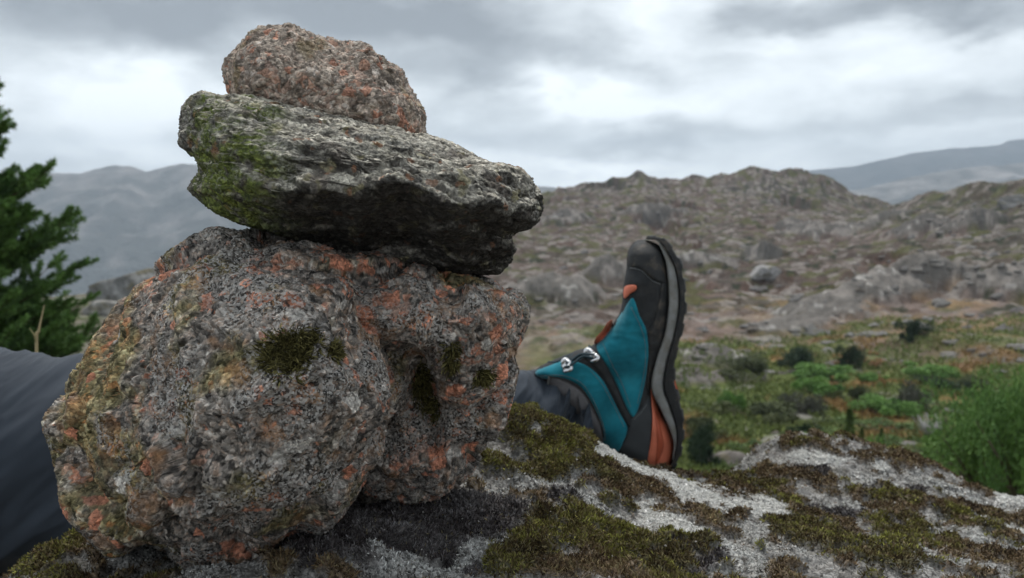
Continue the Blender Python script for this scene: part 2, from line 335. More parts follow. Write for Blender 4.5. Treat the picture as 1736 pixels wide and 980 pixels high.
def terr_relief(x, y, detail=True):
    P = np.stack([x, y, 0 * x], -1); yy = np.maximum(np.hypot(x, y), 1)
    hill = sstep(68, 112, yy)
    rocky = np.clip(hill + .75 * sstep(.05, .3, fbm(P / 17, 3, seed=5)), 0, 1)
    z = 1.0 * sstep(20, 120, yy) * fbm(P / 40, 3, seed=1) * 2.4
    z = z + (.25 + 1.5 * rocky) * ridged(P / 21 + 7, 4, .55, seed=2) * sstep(8, 60, yy)
    cr = ridged(P * np.array([1, .8, 1]) / 34 + 2, 4, .55, seed=8); crag = sstep(.12, .34, cr)
    z = z + hill * (1.2 + 5.0 * sstep(120, 380, yy)) * (crag - .35) * sstep(-900, -500, 0 - yy) + 2.2 * sstep(300, 400, yy) * ridged(P / 13, 3, .6, seed=9) * sstep(-900, -500, 0 - yy)
    for kx, kd, kh, kw in [(1080, 400, 4.2, 4.5), (1045, 398, 2.0, 6), (1178, 398, 3.2, 4), (1205, 402, 2.0, 7), (1248, 400, 3.6, 8), (1285, 396, 4.2, 6), (1345, 398, 5.0, 8), (1385, 400, 3.0, 6), (1420, 395, 2.6, 5), (1000, 398, 2.2, 5), (1000, 300, 1.5, 5), (1520, 300, 2.4, 5), (1555, 290, 3.2, 5), (1615, 270, 3.6, 5), (1680, 250, 3.4, 5), (1650, 262, 2.2, 3)]:
        x0 = (kx - CX) / 1327 * kd; z = z + .62 * kh * np.exp(-((np.abs(x - x0) / kw) ** 2.6)) * np.exp(-((y - kd) / 16) ** 2)
    z = z - 7.5 * sstep(300, 390, yy) * sstep(-900, -500, 0 - yy)
    ch, cm = crops(x, y); z = z + ch * (1 + .22 * ridged(P / [5, 2.2, 1], 4, .55, 34))
    if detail:
        q = P * np.array([1, .8, 1]) / 5.5; q[:, :2] += .5 * np.stack([gn(P / 6, 31), gn(P / 6 + 9, 32)], -1)
        f1, f2, ids, vec = vor(q, 3)
        blk = sstep(.04, .22, f2 - f1) * (ids[:, 0] - .25 + .5 * (ids[:, 1] - .5) * vec[:, 0] * 2)
        z = z + rocky * .55 * blk * sstep(30, 130, yy)
        f1, f2, ids2, vec = vor(P / 2.1 + 4, 4)
        z = z + rocky * .38 * sstep(.03, .2, f2 - f1) * ids2[:, 0] * sstep(30, 80, yy)
        z = z + .10 * fbm(P / .8, 3, seed=12) * sstep(3, 20, yy)
        return z, rocky, ids, ids2
    return z, rocky, None, None
def terr_z(x, y):
    x = np.atleast_1d(np.asarray(x, float)); y = np.atleast_1d(np.asarray(y, float))
    return terr_base(x, y) + terr_relief(x, y)[0]
def on_terrain(px, py, dmin=9, dmax=450):
    """where the view ray through a photograph pixel first meets the terrain"""
    d = np.exp(np.linspace(math.log(dmin), math.log(dmax), 900)); p = PIX(np.full(900, px), np.full(900, py), d)
    below = p[:, 2] < terr_z(p[:, 0], p[:, 1]); k = int(np.argmax(below)) if below.any() else 899
    q = p[k].copy(); q[2] = terr_z(q[0], q[1])[0]; return q

def build_terrain():
    a_in = np.linspace(rad(-37), rad(37), 1150)
    a_out = np.concatenate([np.linspace(rad(37.5), rad(180), 130)]); A = np.concatenate([-a_out[::-1][:-1], a_in, a_out])
    R = np.concatenate([np.exp(np.linspace(math.log(2.3), math.log(15), 70))[:-1], np.exp(np.linspace(math.log(15), math.log(620), 640))[:-1], np.exp(np.linspace(math.log(620), math.log(4700), 50))])
    nA, nR = len(A), len(R)
    rr, aa = np.meshgrid(R, A, indexing='ij'); x = (rr * np.sin(aa)).ravel(); y = (rr * np.cos(aa)).ravel()
    zr, rocky, ids, ids2 = terr_relief(x, y)
    far = sstep(1200, 2500, np.hypot(x, y))
    z = terr_base(x, y) * (1 - far) + (-470) * far + zr * (1 - .7 * far)
    V = np.stack([x, y, z], -1)
    i = np.arange(nR - 1)[:, None] * nA + np.arange(nA - 1)[None]; Fq = np.stack([i, i + 1, i + nA + 1, i + nA], -1).reshape(-1, 4)
    Fq = Fq[:, ::-1]
    nrm = normals(V, Fq)
    # inner disc is closed under the near outcrop
    c = len(V); V = np.vstack([V, [[0, 0, -2.6]]])
    P = np.stack([x, y, 0 * x], -1); yy = np.hypot(x, y); g = lambda s, sd, o=3: fbm(P / s, o, seed=sd)
    px_ = CX + 1327 * np.clip(x / np.maximum(y, 1), -3, 3); ch, cm = crops(x, y)
    crg = sstep(.20, .42, ridged(P * np.array([1, .8, 1]) / 34 + 2, 4, .55, seed=8)) * rocky
    col = np.tile(np.array([.150, .098, .074]), (len(x), 1))                      # mauve-brown heath on the hill
    col = lerp(col, [.215, .140, .112], sstep(-.15, .25, g(22, 41)))
    wpx = px_ + 60 * g(30, 81) + 25 * g(8, 82); wd = yy * (1 + .10 * g(24, 83) + .05 * g(7, 84))
    for (c0, d0_, rp, rd, cc, st) in [(1230, 214, 120, 22, (.105, .092, .036), .9), (1560, 285, 170, 40, (.095, .088, .036), .85), (1370, 128, 150, 16, (.085, .082, .030), .9), (930, 122, 70, 18, (.105, .095, .04), .8), (1180, 118, 90, 12, (.08, .08, .03), .8), (1640, 170, 110, 30, (.10, .088, .04), .8),
                                      (1140, 330, 200, 45, (.185, .122, .100), .8), (1400, 240, 80, 20, (.27, .185, .155), .8), (1275, 388, 60, 22, (.052, .062, .055), .85), (1395, 392, 55, 24, (.06, .068, .058), .85), (1050, 392, 70, 24, (.085, .080, .070), .8), (1450, 330, 60, 30, (.075, .075, .055), .8), (1700, 225, 60, 40, (.07, .073, .055), .7), (1000, 200, 80, 18, (.12, .10, .05), .7)]:
        q = ((wpx - c0) / rp) ** 2 + ((wd - d0_) / rd) ** 2; col = lerp(col, cc, st * sstep(1.5, .5, q) * (.55 + .45 * sstep(-.2, .2, g(6, 85))))
    rk = lerp(np.tile([.21, .19, .178], (len(x), 1)), [.38, .35, .325], ids[:, 2]); rk = lerp(rk, [.085, .08, .075], sstep(.6, .85, ids2[:, 1]))
    rockm = sstep(.10, .30, g(26, 44) + .5 * (ids[:, 1] - .5)) * rocky
    col = lerp(col, rk, np.maximum(rockm * .6, crg * .42))
    crk = lerp(np.tile([.37, .355, .335], (len(x), 1)), [.58, .555, .52], sstep(-.2, .35, g(3, 86))); crk = lerp(crk, [.10, .09, .08], sstep(.18, .32, ridged(P / [6, 1.6, 1], 3, .5, 87)) * .8)
    col = lerp(col, crk, cm * .92)
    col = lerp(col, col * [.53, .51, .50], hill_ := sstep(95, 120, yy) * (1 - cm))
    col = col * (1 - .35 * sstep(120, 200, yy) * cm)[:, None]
    small = sstep(.74, .8, ids2[:, 2]) * rocky; col = lerp(col, [.26, .235, .215], small * .8)
    col = lerp(col, [.030, .038, .020], sstep(.14, .24, g(4.0, 46) + .22 * g(30, 57)) * .85 * rocky * (1 - cm))
    col = lerp(col, [.085, .085, .03], sstep(.06, .22, g(6.5, 58)) * .8 * rocky * (1 - cm))
    # green valley floor
    vm = (1 - cm) * sstep(102, 74, yy + 30 * g(15, 47) + 10 * g(4, 88)) * sstep(-2, 6, x)
    gr = lerp(np.tile([.12, .155, .045], (len(x), 1)), [.12, .14, .04], sstep(-.1, .3, g(5, 48))); gr = lerp(gr, [.27, .16, .07], sstep(.05, .22, g(6.5, 50)) * .9)
    gr = lerp(gr, [.045, .075, .022], sstep(.1, .3, g(3, 51)))
    gr = lerp(gr, [.30, .285, .26], sstep(.22, .34, g(4.2, 52) + .1 * ids2[:, 0]) * .8)
    col = lerp(col, gr, vm * .95)
    # orange-tan belt at the foot of the slope
    tb = sstep(82, 94, yy) * sstep(150, 115, yy) * sstep(8, 30, x); tb = tb * (1 - cm) * sstep(20, 42, x); col = lerp(col, [.29, .195, .11], tb * sstep(-.05, .25, g(5, 53)) * .7)
    # left shoulder: pale rock and dry grass
    lm = sstep(0, -3, x) * sstep(90, 50, yy)
    lc = lerp(np.tile([.17, .155, .12], (len(x), 1)), [.30, .285, .26], sstep(.1, .3, fbm(P / 2.6, 5, .6, 54))); lc = lerp(lc, [.09, .11, .04], sstep(.05, .3, g(2.5, 55)))
    col = lerp(col, lc, lm)
    steep = sstep(.62, .4, np.abs(nrm[:, 2])); col = lerp(col, [.13, .12, .11], steep * .4 * rocky)
    col = lerp(col, [.10, .12, .09], far)
    col *= (1 + .25 * gn(P / .9, 56))[:, None]
    col = np.vstack([col, col[:1]])
    r0 = np.arange(nA - 1); tri = np.stack([r0 + 1, r0, np.full(nA - 1, c), np.full(nA - 1, c)], -1)
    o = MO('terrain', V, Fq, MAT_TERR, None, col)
    tag(o, 'brown rocky hillside falling to a green valley floor', 'terrain', kind='structure')
build_terrain()

def mountain(label, ridge, d0, dr, dback, zb, seed, amp, base, hi, px0, px1):
    nx, ny = 420, 130
    rx = np.array([p[0] for p in ridge]); rz = slope([p[1] for p in ridge]) * dr
    px = np.linspace(px0, px1, nx); t = np.linspace(0, 1, ny)
    PX, T = np.meshgrid(px, t, indexing='xy'); d = np.where(T < .6, d0 + (dr - d0) * T / .6, dr + (dback - dr) * (T - .6) / .4)
    x = (PX - CX) / 1327 * d; zr = np.interp(PX, rx, rz)
    f = np.where(T < .6, T / .6, 1 - (T - .6) / .4); prof = f ** .85
    P = np.stack([x, d, 0 * x], -1).reshape(-1, 3) / dr
    n = (ridged(P * 9, 5, .55, seed) * .8 + .5 * fbm(P * 5, 3, seed=seed + 3)).reshape(x.shape)
    fine = (ridged(P * 40, 4, .6, seed + 9)).reshape(x.shape)
    z = zb + (zr - zb) * prof + n * amp * np.sin(np.pi * np.clip(f, 0, 1)) ** .8 + n * amp * .09 + fine * amp * .12 * np.clip(f * 3, 0, 1) * (1 - .6 * f)
    V = np.stack([x, d, z], -1).reshape(-1, 3)
    i = np.arange(ny - 1)[:, None] * nx + np.arange(nx - 1)[None]; Fq = np.stack([i, i + 1, i + nx + 1, i + nx], -1).reshape(-1, 4)
    rk = sstep(-.1, .5, fbm(P * 30, 4, seed=seed + 4) + .6 * (f.ravel() - .55))
    col = lerp(np.tile(base, (len(V), 1)), hi, rk)
    o = MO('mountain', V, Fq, MAT_MTN, None, col); tag(o, label, 'mountain', kind='structure')
mountain('long grey mountain range behind the cairn, softened by haze', [(-1200, 290), (-200, 305), (0, 302), (90, 297), (150, 298), (175, 289), (205, 284), (232, 285), (262, 294), (285, 288), (318, 281), (360, 284), (420, 292), (520, 300), (640, 306), (800, 314), (950, 322), (1150, 326), (1400, 330)],
         1700, 2700, 4200, -470, 3, 85, (.09, .095, .09), (.24, .225, .215), -1300, 1400)
mountain('farthest blue mountain rising at the right beyond the hill', [(1150, 322), (1300, 306), (1370, 290), (1440, 284), (1480, 274), (1530, 263), (1580, 256), (1640, 250), (1675, 248), (1690, 240), (1736, 236), (1900, 226), (2300, 240), (3000, 300)],
         3100, 4100, 4900, -470, 13, 95, (.035, .045, .045), (.09, .09, .09), 1150, 3000)
mountain('paler hazy mountain shoulder in front of the far blue mountain', [(1250, 330), (1440, 326), (1490, 314), (1530, 303), (1600, 291), (1650, 284), (1700, 280), (1736, 276), (1900, 270), (2300, 290), (2900, 330)],
         1900, 2900, 3900, -470, 23, 80, (.09, .09, .08), (.34, .31, .29), 1250, 2900)

# the air
def haze_box():
    x0, x1, y0, y1, z0, z1 = -6500, 6500, -3000, 5200, -485, 330
    V = [(x, y, z) for z in (z0, z1) for y in (y0, y1) for x in (x0, x1)]
    Fq = [(0, 2, 3, 1), (4, 5, 7, 6), (0, 1, 5, 4), (2, 6, 7, 3), (0, 4, 6, 2), (1, 3, 7, 5)]
    m = bpy.data.materials.new('haze_air'); m.use_nodes = True; t = m.node_tree; t.nodes.clear()
    v = t.nodes.new('ShaderNodeVolumePrincipled'); v.inputs['Color'].default_value = (.74, .86, 1.0, 1); v.inputs['Density'].default_value = 2.3e-4; v.inputs['Anisotropy'].default_value = 0
    o = t.nodes.new('ShaderNodeOutputMaterial'); t.links.new(v.outputs[0], o.inputs['Volume'])
    ob = MO('haze', V, Fq, m, None, smooth=False); tag(ob, 'thin pale blue haze over the distant mountains', 'haze', kind='stuff')
haze_box()

# ------------------------------------------------------------------ near rock outcrop under the cairn
def thin_plate(ctrl):
    ctrl = np.asarray(ctrl, float); X = ctrl[:, :2]; n = len(X)
    def U(r2): return np.where(r2 > 0, r2 * np.log(r2 + 1e-12), 0)
    K = U(((X[:, None] - X[None]) ** 2).sum(-1)) + np.eye(n) * 2e-4
    Pm = np.hstack([np.ones((n, 1)), X]); A = np.block([[K, Pm], [Pm.T, np.zeros((3, 3))]])
    w = np.linalg.solve(A, np.concatenate([ctrl[:, 2], np.zeros(3)]))
    def f(x, y):
        o = w[n] + w[n + 1] * x + w[n + 2] * y
        for i in range(n): o = o + w[i] * U((x - X[i, 0]) ** 2 + (y - X[i, 1]) ** 2)
        return o
    return f
LC = []
for px, py, d in [(75, 985, .56), (135, 925, .60), (400, 990, .46), (550, 935, .50), (700, 985, .47), (1000, 985, .50), (1300, 985, .54), (1736, 985, .60), (600, 890, .56), (720, 868, .60),
                  (870, 706, .76), (935, 728, .77), (1000, 762, .79), (1060, 792, .82), (1110, 806, .86), (1190, 822, .95), (1260, 795, 1.12), (1380, 776, 1.25), (1500, 779, 1.30), (1560, 800, 1.28),
                  (1640, 845, 1.20), (1736, 868, 1.12), (2100, 960, 1.0), (1000, 880, .64), (1150, 890, .66), (1300, 890, .76), (1500, 890, .84), (1650, 910, .84), (850, 800, .66), (950, 820, .68),
                  (300, 985, .55), (1080, 830, .74), (-300, 1130, .6)]:
    LC.append(PIX(px, py, d))
LC += [tuple(PIX(10, 1075, .66)), tuple(PIX(-160, 1120, .7)), (0, -.5, -.36), (-1, -.5, -.5), (1, -.5, -.6), (0, .1, -.27), (-.6, .2, -.36), (.6, .2, -.33), (0, -2, -1.2), (-2, 0, -.9), (2, 0, -1.2), (-1, .85, -.39), (-.55, .85, -.385), (-.25, .9, -.385), (-.05, 1.0, -.38), (-.3, .72, -.34),
       (.2, 1.06, -.40), (.33, 1.12, -.44), (-.3, 1.5, -.6), (.1, 1.45, -.62), (.5, 1.7, -.85), (1, 1.9, -1.1), (-1, 1.8, -.95), (2, 2, -1.9), (-2, 2, -1.6), (0, 2.6, -2.0), (1.6, 1.2, -.9), (0, -3, -2.2), (-2.6, 1, -1.6), (2.8, .8, -2.1), (1.2, 2.8, -2.5), (-1.2, 2.8, -2.2)]
ledge_f = thin_plate(LC)
def seg_d(px, py, pts, sx=1.0, sy=1.0):
    best = np.full(px.shape, 1e9)
    for (a, b), (c, d) in zip(pts[:-1], pts[1:]):
        ux, uy = (c - a) * sx, (d - b) * sy; L = ux * ux + uy * uy + 1e-9
        t = np.clip(((px - a) * sx * ux + (py - b) * sy * uy) / L, 0, 1)
        best = np.minimum(best, np.hypot((px - a) * sx - t * ux, (py - b) * sy - t * uy))
    return best
def E(px, py, cx, cy_, rx, ry, a=0):
    c, s = math.cos(rad(a)), math.sin(rad(a)); u = (px - cx) * c + (py - cy_) * s; v = -(px - cx) * s + (py - cy_) * c
    return np.sqrt((u / rx) ** 2 + (v / ry) ** 2)
def build_ledge():
    a_in = np.linspace(rad(-36), rad(36), 1250); a_out = np.linspace(rad(36.7), rad(180), 110); A = np.concatenate([-a_out[::-1][:-1], a_in, a_out])
    R = np.concatenate([np.linspace(.03, .40, 40)[:-1], np.exp(np.linspace(math.log(.40), math.log(1.55), 620))[:-1], np.exp(np.linspace(math.log(1.55), math.log(3.4), 50))])
    nA, nR = len(A), len(R); rr, aa = np.meshgrid(R, A, indexing='ij'); x = (rr * np.sin(aa)).ravel(); y = (rr * np.cos(aa)).ravel(); r = np.hypot(x, y)
    z = np.clip(ledge_f(x, y), -3.4, -.12)
    z = z - 1.2 * sstep(2.2, 3.4, r)
    V = np.stack([x, y, z], -1); P = np.stack([x, y, z * .5], -1)
    fr = (y > .2) & (r < 1.7)
    px, py = PROJ(V); px = np.where(fr, px, -5000.); py = np.where(fr, py, 3000.)
    wx = 22 * fbm(P / .035, 4, seed=61) + 9 * gn(P / .006, 62); wy = 12 * fbm(P / .035, 4, seed=63) + 6 * gn(P / .006, 64)
    X, Y = px + wx, py + wy
    def band(pts, hw, soft=.35): return sstep(1 + soft, 1 - soft, seg_d(X, Y, pts) / hw)
    def blob(*a, soft=.25): return sstep(1 + soft, 1 - soft, E(X, Y, *a))
    mx = np.maximum.reduce
    white = mx([band([(1015, 772), (1080, 808), (1150, 842), (1230, 868), (1330, 888)], 12), band([(1150, 850), (1240, 880)], 11), blob(1385, 794, 48, 10, 3), blob(1490, 802, 13, 7), blob(1695, 903, 10, 5),
                band([(1095, 872), (1092, 902), (1140, 905), (1205, 935)], 15), band([(1650, 898), (1736, 918)], 7), band([(1690, 848), (1736, 860)], 7), blob(1090, 898, 12, 22)])
    pale = mx([band([(835, 842), (890, 832), (965, 848), (1005, 872), (1030, 905)], 13), band([(902, 888), (900, 915), (850, 938), (800, 950), (770, 985)], 11), blob(700, 978, 62, 20), blob(640, 960, 14, 18), blob(930, 842, 30, 10), band([(1160, 910), (1240, 950), (1260, 985)], 13),
               band([(1250, 905), (1310, 935), (1360, 965)], 8), blob(1420, 932, 30, 9, 8), band([(1500, 962), (1640, 985)], 9), band([(1400, 868), (1510, 892)], 6), band([(1545, 900), (1640, 930), (1736, 955)], 9),
               band([(1540, 815), (1640, 845), (1736, 880)], 8), band([(1210, 800), (1270, 796), (1330, 800)], 8), blob(1480, 825, 60, 8, 8), blob(230, 955, 60, 26), blob(330, 985, 60, 18), band([(1040, 850), (1100, 862)], 6), band([(1180, 915), (1290, 985)], 16)])
    green = mx([blob(940, 752, 95, 52, 25), blob(890, 710, 40, 20), band([(820, 790), (900, 812), (985, 805)], 18), band([(60, 975), (130, 915), (175, 900)], 42), blob(1035, 868, 14, 10), blob(1072, 868, 17, 8), blob(985, 853, 14, 5, 15), blob(1145, 922, 22, 9, 25),
                band([(960, 905), (1010, 925), (1080, 960), (1150, 985)], 30), band([(920, 925), (860, 975)], 40), band([(1325, 908), (1390, 930), (1450, 958), (1530, 975)], 25), blob(1480, 965, 52, 16, 8), band([(1470, 845), (1560, 852)], 8), band([(1590, 880), (1650, 900), (1710, 918)], 17),
                band([(1490, 905), (1560, 915), (1610, 930)], 13), blob(1590, 925, 36, 14, 10), band([(1215, 822), (1320, 842)], 8), band([(1130, 930), (1200, 960)], 12)])
    brown = mx([band([(1108, 832), (1175, 862), (1205, 888)], 20), blob(1245, 897, 17, 7, 12), band([(1290, 815), (1350, 818), (1410, 832)], 11), blob(1240, 850, 60, 16, 12), band([(1450, 785), (1560, 800)], 9), band([(1330, 768), (1400, 772)], 5),
                band([(1340, 880), (1440, 905)], 9), band([(1560, 860), (1640, 870), (1736, 895)], 14), band([(1470, 872), (1560, 880)], 9), blob(1050, 840, 40, 10, 30), blob(980, 760, 60, 20, 35), band([(930, 985), (1060, 985)], 26), blob(1520, 895, 26, 8, 8), band([(1000, 775), (1090, 845)], 10), band([(1600, 935), (1736, 970)], 11)])
    dark = mx([band([(520, 950), (620, 890), (720, 880), (860, 900)], 34), blob(620, 940, 90, 40), blob(740, 930, 60, 28), band([(940, 868), (1010, 890), (1060, 925)], 15), blob(1410, 882, 50, 12, 8), band([(1120, 940), (1180, 985)], 16), blob(1210, 975, 30, 14), blob(560, 860, 60, 40), band([(800, 985), (770, 960)], 12),
               blob(1540, 905, 26, 8), blob(1690, 950, 40, 9, 8), band([(1350, 808), (1400, 815)], 5), band([(1460, 830), (1560, 838)], 4)])
    # growth between the listed patches
    nz = fbm(P / .05, 4, seed=65); nz2 = fbm(P / .03, 3, seed=66)
    free = np.clip(1 - white - pale, 0, 1)
    holes = 1 - .95 * sstep(.02, .2, fbm(P / .020, 4, seed=78) + .10 * sstep(.8, 1.2, r)); green = green * holes; brown = brown * (1 - .8 * sstep(.16, .3, fbm(P / .013, 3, seed=79)))
    green = np.maximum(green, .9 * sstep(.16, .26, nz) * free * (1 - dark)); brown = np.maximum(brown, .9 * sstep(.12, .22, nz2) * free * (1 - dark))
    dark = dark * (1 - .9 * np.maximum(green, brown)); pale = pale * (1 - .8 * np.maximum(green, brown)) ; white = white * (1 - .9 * blob(1150, 845, 1, 1))
    pale = np.maximum(pale, .7 * sstep(.14, .26, fbm(P / .022, 3, seed=68)) * (1 - np.maximum.reduce([green, brown, dark])))
    moss = np.clip(np.maximum.reduce([green, brown, dark * .8]), 0, 1) * (1 - white)
    # relief: bumps of the rock, cushions of moss, warty lichen crust
    zr = .014 * fbm(P / .11, 3, seed=70) + .010 * ridged(P * [1, 1.6, 1] / .07, 3, .5, 71) + .003 * fbm(P / .012, 3, seed=72)
    f1, f2, ids, vec = vor(P / .0065, 5); f1b, _, idb, _ = vor(P / .0028, 6)
    crust = np.maximum(white, .75 * pale); crusth = crust * (.0022 * (1 - f1 * f1) * (.4 + ids[:, 0]) + .0011 * (1 - f1b) + .0012)
    cush = moss * (.55 + .45 * fbm(P / .02, 2, seed=73)); mossh = .013 * cush * (1 - .55 * dark) + .0022 * moss * gn(P / .006, 74) + .004 * moss * np.abs(gn(P / .022, 76))
    z = z + zr + crusth + mossh + .0008 * (1 - crust) * (1 - moss) * (1 - f1b) * 1.5
    V[:, 2] = z
    rock = lerp(np.tile([.13, .125, .12], (len(x), 1)), [.25, .245, .235], ids[:, 1]); rock = lerp(rock, [.07, .065, .06], sstep(.7, .9, ids[:, 2])); rock = lerp(rock, [.12, .11, .09], sstep(0, .4, fbm(P / .03, 3, seed=75)) * .7)
    col = rock
    wl = lerp(np.tile([.36, .355, .34], (len(x), 1)), [.60, .59, .57], idb[:, 0]); wl = lerp(wl, [.13, .12, .11], sstep(.74, .86, idb[:, 1]))
    pl = lerp(np.tile([.17, .168, .16], (len(x), 1)), [.38, .375, .36], idb[:, 0]); pl = lerp(pl, [.06, .055, .05], sstep(.6, .8, idb[:, 2]))
    gl = lerp(np.tile([.05, .042, .020], (len(x), 1)), [.085, .075, .026], sstep(-.3, .4, nz2)); bl = np.tile([.10, .068, .038], (len(x), 1)); dl = lerp(np.tile([.045, .038, .036], (len(x), 1)), [.10, .092, .092], idb[:, 1])
    col = lerp(col, dl, dark); col = lerp(col, pl, pale); col = lerp(col, wl, np.clip(white, 0, 1)); col = lerp(col, bl, brown * (1 - white)); col = lerp(col, gl, green * (1 - white))
    i = np.arange(nR - 1)[:, None] * nA + np.arange(nA - 1)[None]; Fq = np.stack([i, i + nA, i + nA + 1, i + 1], -1).reshape(-1, 4)
    Fq = Fq[:, ::-1]
    o = MO('rock_outcrop', V, Fq, MAT_LEDGE, None, col, attrs={'bloom': np.clip(.75 - moss - white * .4, 0, 1) * sstep(-.25, .25, nz2 + .1)}); tag(o, 'grey mossy bedrock with white crusted lichen under the cairn', 'bedrock', kind='structure')
    nr = normals(V, Fq)
    if nr[len(nr) // 2, 2] < 0: nr = -nr
    return V, nr, dict(green=green * (1 - white), brown=brown * (1 - white) * (1 - green * .7), dark=dark * (1 - np.maximum(white, pale) * .9), pale=pale * (1 - white), white=white), fr
LV, LN, LM, LFR = build_ledge()

def blades(name, base, direc, length, width, cols, parent=None, bend=.35, mat=None):
    """tapering two-segment moss leaves / needles as one mesh"""
    n = len(base); side = np.cross(direc, rng.normal(size=(n, 3))); side /= np.linalg.norm(side, axis=1, keepdims=True) + 1e-9
    L = length[:, None]; w = width[:, None] * .5; bd = np.cross(side, direc) * (rng.normal(size=(n, 1)) * bend)
    mid = base + direc * L * .55 + bd * L * .15; tip = base + direc * L + bd * L * .55
    V = np.stack([base - side * w * .7, base + side * w * .7, mid + side * w, mid - side * w, tip + side * w * .25, tip - side * w * .25], 1).reshape(-1, 3)
    k = np.arange(n)[:, None] * 6; Fq = np.concatenate([k + [0, 1, 2, 3], k + [3, 2, 4, 5]], 0)
    C = np.repeat(cols, 6, 0).reshape(n, 6, 3); C[:, :2] *= .8; C[:, 4:] *= 1.12
    return MO(name, V, Fq, mat or MAT_MOSS, parent, C.reshape(-1, 3), smooth=False)
def grow_moss(name, key, n, lmin, lmax, w, palette, label, up=1.0):
    area = LV[:, 1] ** 2 * (1 + 1.5 / np.maximum(LV[:, 1], .2)); p = np.where(LFR & (LV[:, 1] < 1.55), LM[key] ** 1.5 * area, 0); p = p / p.sum()
    idx = rng.choice(len(LV), n, p=p); b = LV[idx] + rng.normal(size=(n, 3)) * [.0009, .0012, .0002]; b[:, 2] -= .0012
    clump = np.stack([gn(b / .009, 81), gn(b / .009, 82), np.zeros(n)], -1)
    d = LN[idx] * .9 + [0, 0, up * .25] + clump * 1.5 + rng.normal(size=(n, 3)) * .55; d /= np.linalg.norm(d, axis=1, keepdims=True)
    L = rng.uniform(lmin, lmax, n) * (.75 + .5 * LM[key][idx]) * (1 + .35 * gn(b / .012, 83)); s = np.clip(b[:, 1] / .6, .8, 2)
    pal = np.array(palette); t = np.clip(.5 + .5 * gn(b / .014, 84) + .45 * gn(b / .05, 85) + rng.normal(size=n) * .25, 0, .999) * (len(pal) - 1); k = t.astype(int)
    C = pal[k] * (1 - (t - k))[:, None] + pal[np.minimum(k + 1, len(pal) - 1)] * (t - k)[:, None]; C = C * rng.uniform(.5, 1.6, (n, 1)); C = lerp(C, np.array([.26, .22, .12]), np.where(rng.random(n) < (.10 if key in ('green', 'brown') else .02), .8, 0.))
    o = blades(name, b, d, L, w * s * rng.uniform(.7, 1.3, n), C); tag(o, label, 'moss', kind='stuff')
grow_moss('green_moss', 'green', 230000, .0014, .0040, .0010, [(.035, .024, .014), (.085, .060, .030), (.12, .098, .038), (.15, .145, .038), (.24, .24, .06)], 'olive green moss cushions growing over the bedrock')
grow_moss('brown_moss', 'brown', 140000, .0016, .0040, .0010, [(.035, .024, .016), (.08, .053, .030), (.13, .088, .045), (.20, .16, .09)], 'rusty brown moss cushions on the bedrock beside white lichen')
grow_moss('dark_moss', 'dark', 100000, .0015, .0038, .0009, [(.02, .016, .016), (.055, .046, .046), (.10, .09, .09), (.2, .19, .19)], 'dark purplish moss mat in front of the large boulder')
grow_moss('grey_lichen', 'pale', 50000, .0010, .0026, .0009, [(.2, .195, .19), (.42, .42, .40), (.6, .6, .58)], 'pale grey tufted lichen on the bedrock')

def crust(name, wt, n, s0, s1, cols, label):
    p = np.where(LFR & (LV[:, 1] < 1.5), np.clip(wt, 0, 1) ** 1.5 * LV[:, 1] ** 2, 0); p /= p.sum(); idx = rng.choice(len(LV), n, p=p); b = LV[idx] + rng.normal(size=(n, 3)) * [.001, .001, .0001]
    s = rng.uniform(s0, s1, n) * np.clip(LV[idx, 1] / .65, .8, 1.8) * rng.random(n) ** .5; O = np.array([[1, 0, 0], [0, 1, 0], [-1, 0, 0], [0, -1, 0], [0, 0, 1], [0, 0, -.6]], float)
    V = b[:, None] + (O[None] * rng.uniform(.6, 1.3, (n, 6, 1)) + rng.normal(size=(n, 6, 3)) * .25) * s[:, None, None] * [1, 1, .75]; k = np.arange(n)[:, None, None] * 6
    Fq = (k + np.array([[0, 1, 4], [1, 2, 4], [2, 3, 4], [3, 0, 4], [1, 0, 5], [2, 1, 5], [3, 2, 5], [0, 3, 5]])[None]).reshape(-1, 3); c = np.array(cols)[rng.integers(0, len(cols), n)] * rng.uniform(.7, 1.25, (n, 1))
    o = MO(name, V.reshape(-1, 3), Fq, MAT_MOSS, None, np.repeat(c, 6, 0), smooth=False); tag(o, label, 'lichen', kind='stuff')
crust('lichen_crust', LM['white'] + .25 * LM['pale'], 70000, .0005, .0017, [(.56, .55, .52), (.50, .49, .46), (.60, .59, .56), (.46, .45, .42)], 'warty white lichen crust streaking across the bedrock')
crust('grit', .25 + 0 * LM['pale'], 22000, .0005, .0016, [(.06, .05, .04), (.30, .28, .26), (.16, .10, .06), (.45, .43, .40)], 'dark and pale grit caught in the moss and lichen')

# ------------------------------------------------------------------ rocks with a traced outline, real depth and crystalline relief
def radial(outline, c, nk=2048, smooth=2):
    o = np.asarray(outline, float); o2 = np.vstack([o, o[:1]]); seg = np.linalg.norm(np.diff(o2, axis=0), axis=1); s = np.concatenate([[0], np.cumsum(seg)])
    q = np.linspace(0, s[-1], 6000, endpoint=False); X = np.interp(q, s, o2[:, 0]) - c[0]; Y = np.interp(q, s, o2[:, 1]) - c[1]
    th = np.arctan2(Y, X) % (2 * np.pi); r = np.hypot(X, Y); od = np.argsort(th); th, r = th[od], r[od]
    g = np.linspace(0, 2 * np.pi, nk, endpoint=False); rr = np.interp(g, np.concatenate([th - 2 * np.pi, th, th + 2 * np.pi]), np.tile(r, 3))
    for _ in range(smooth): rr = (np.roll(rr, 1) + rr * 2 + np.roll(rr, -1)) / 4
    return lambda t: np.interp(np.asarray(t) % (2 * np.pi), np.append(g, 2 * np.pi), np.append(rr, rr[0]))
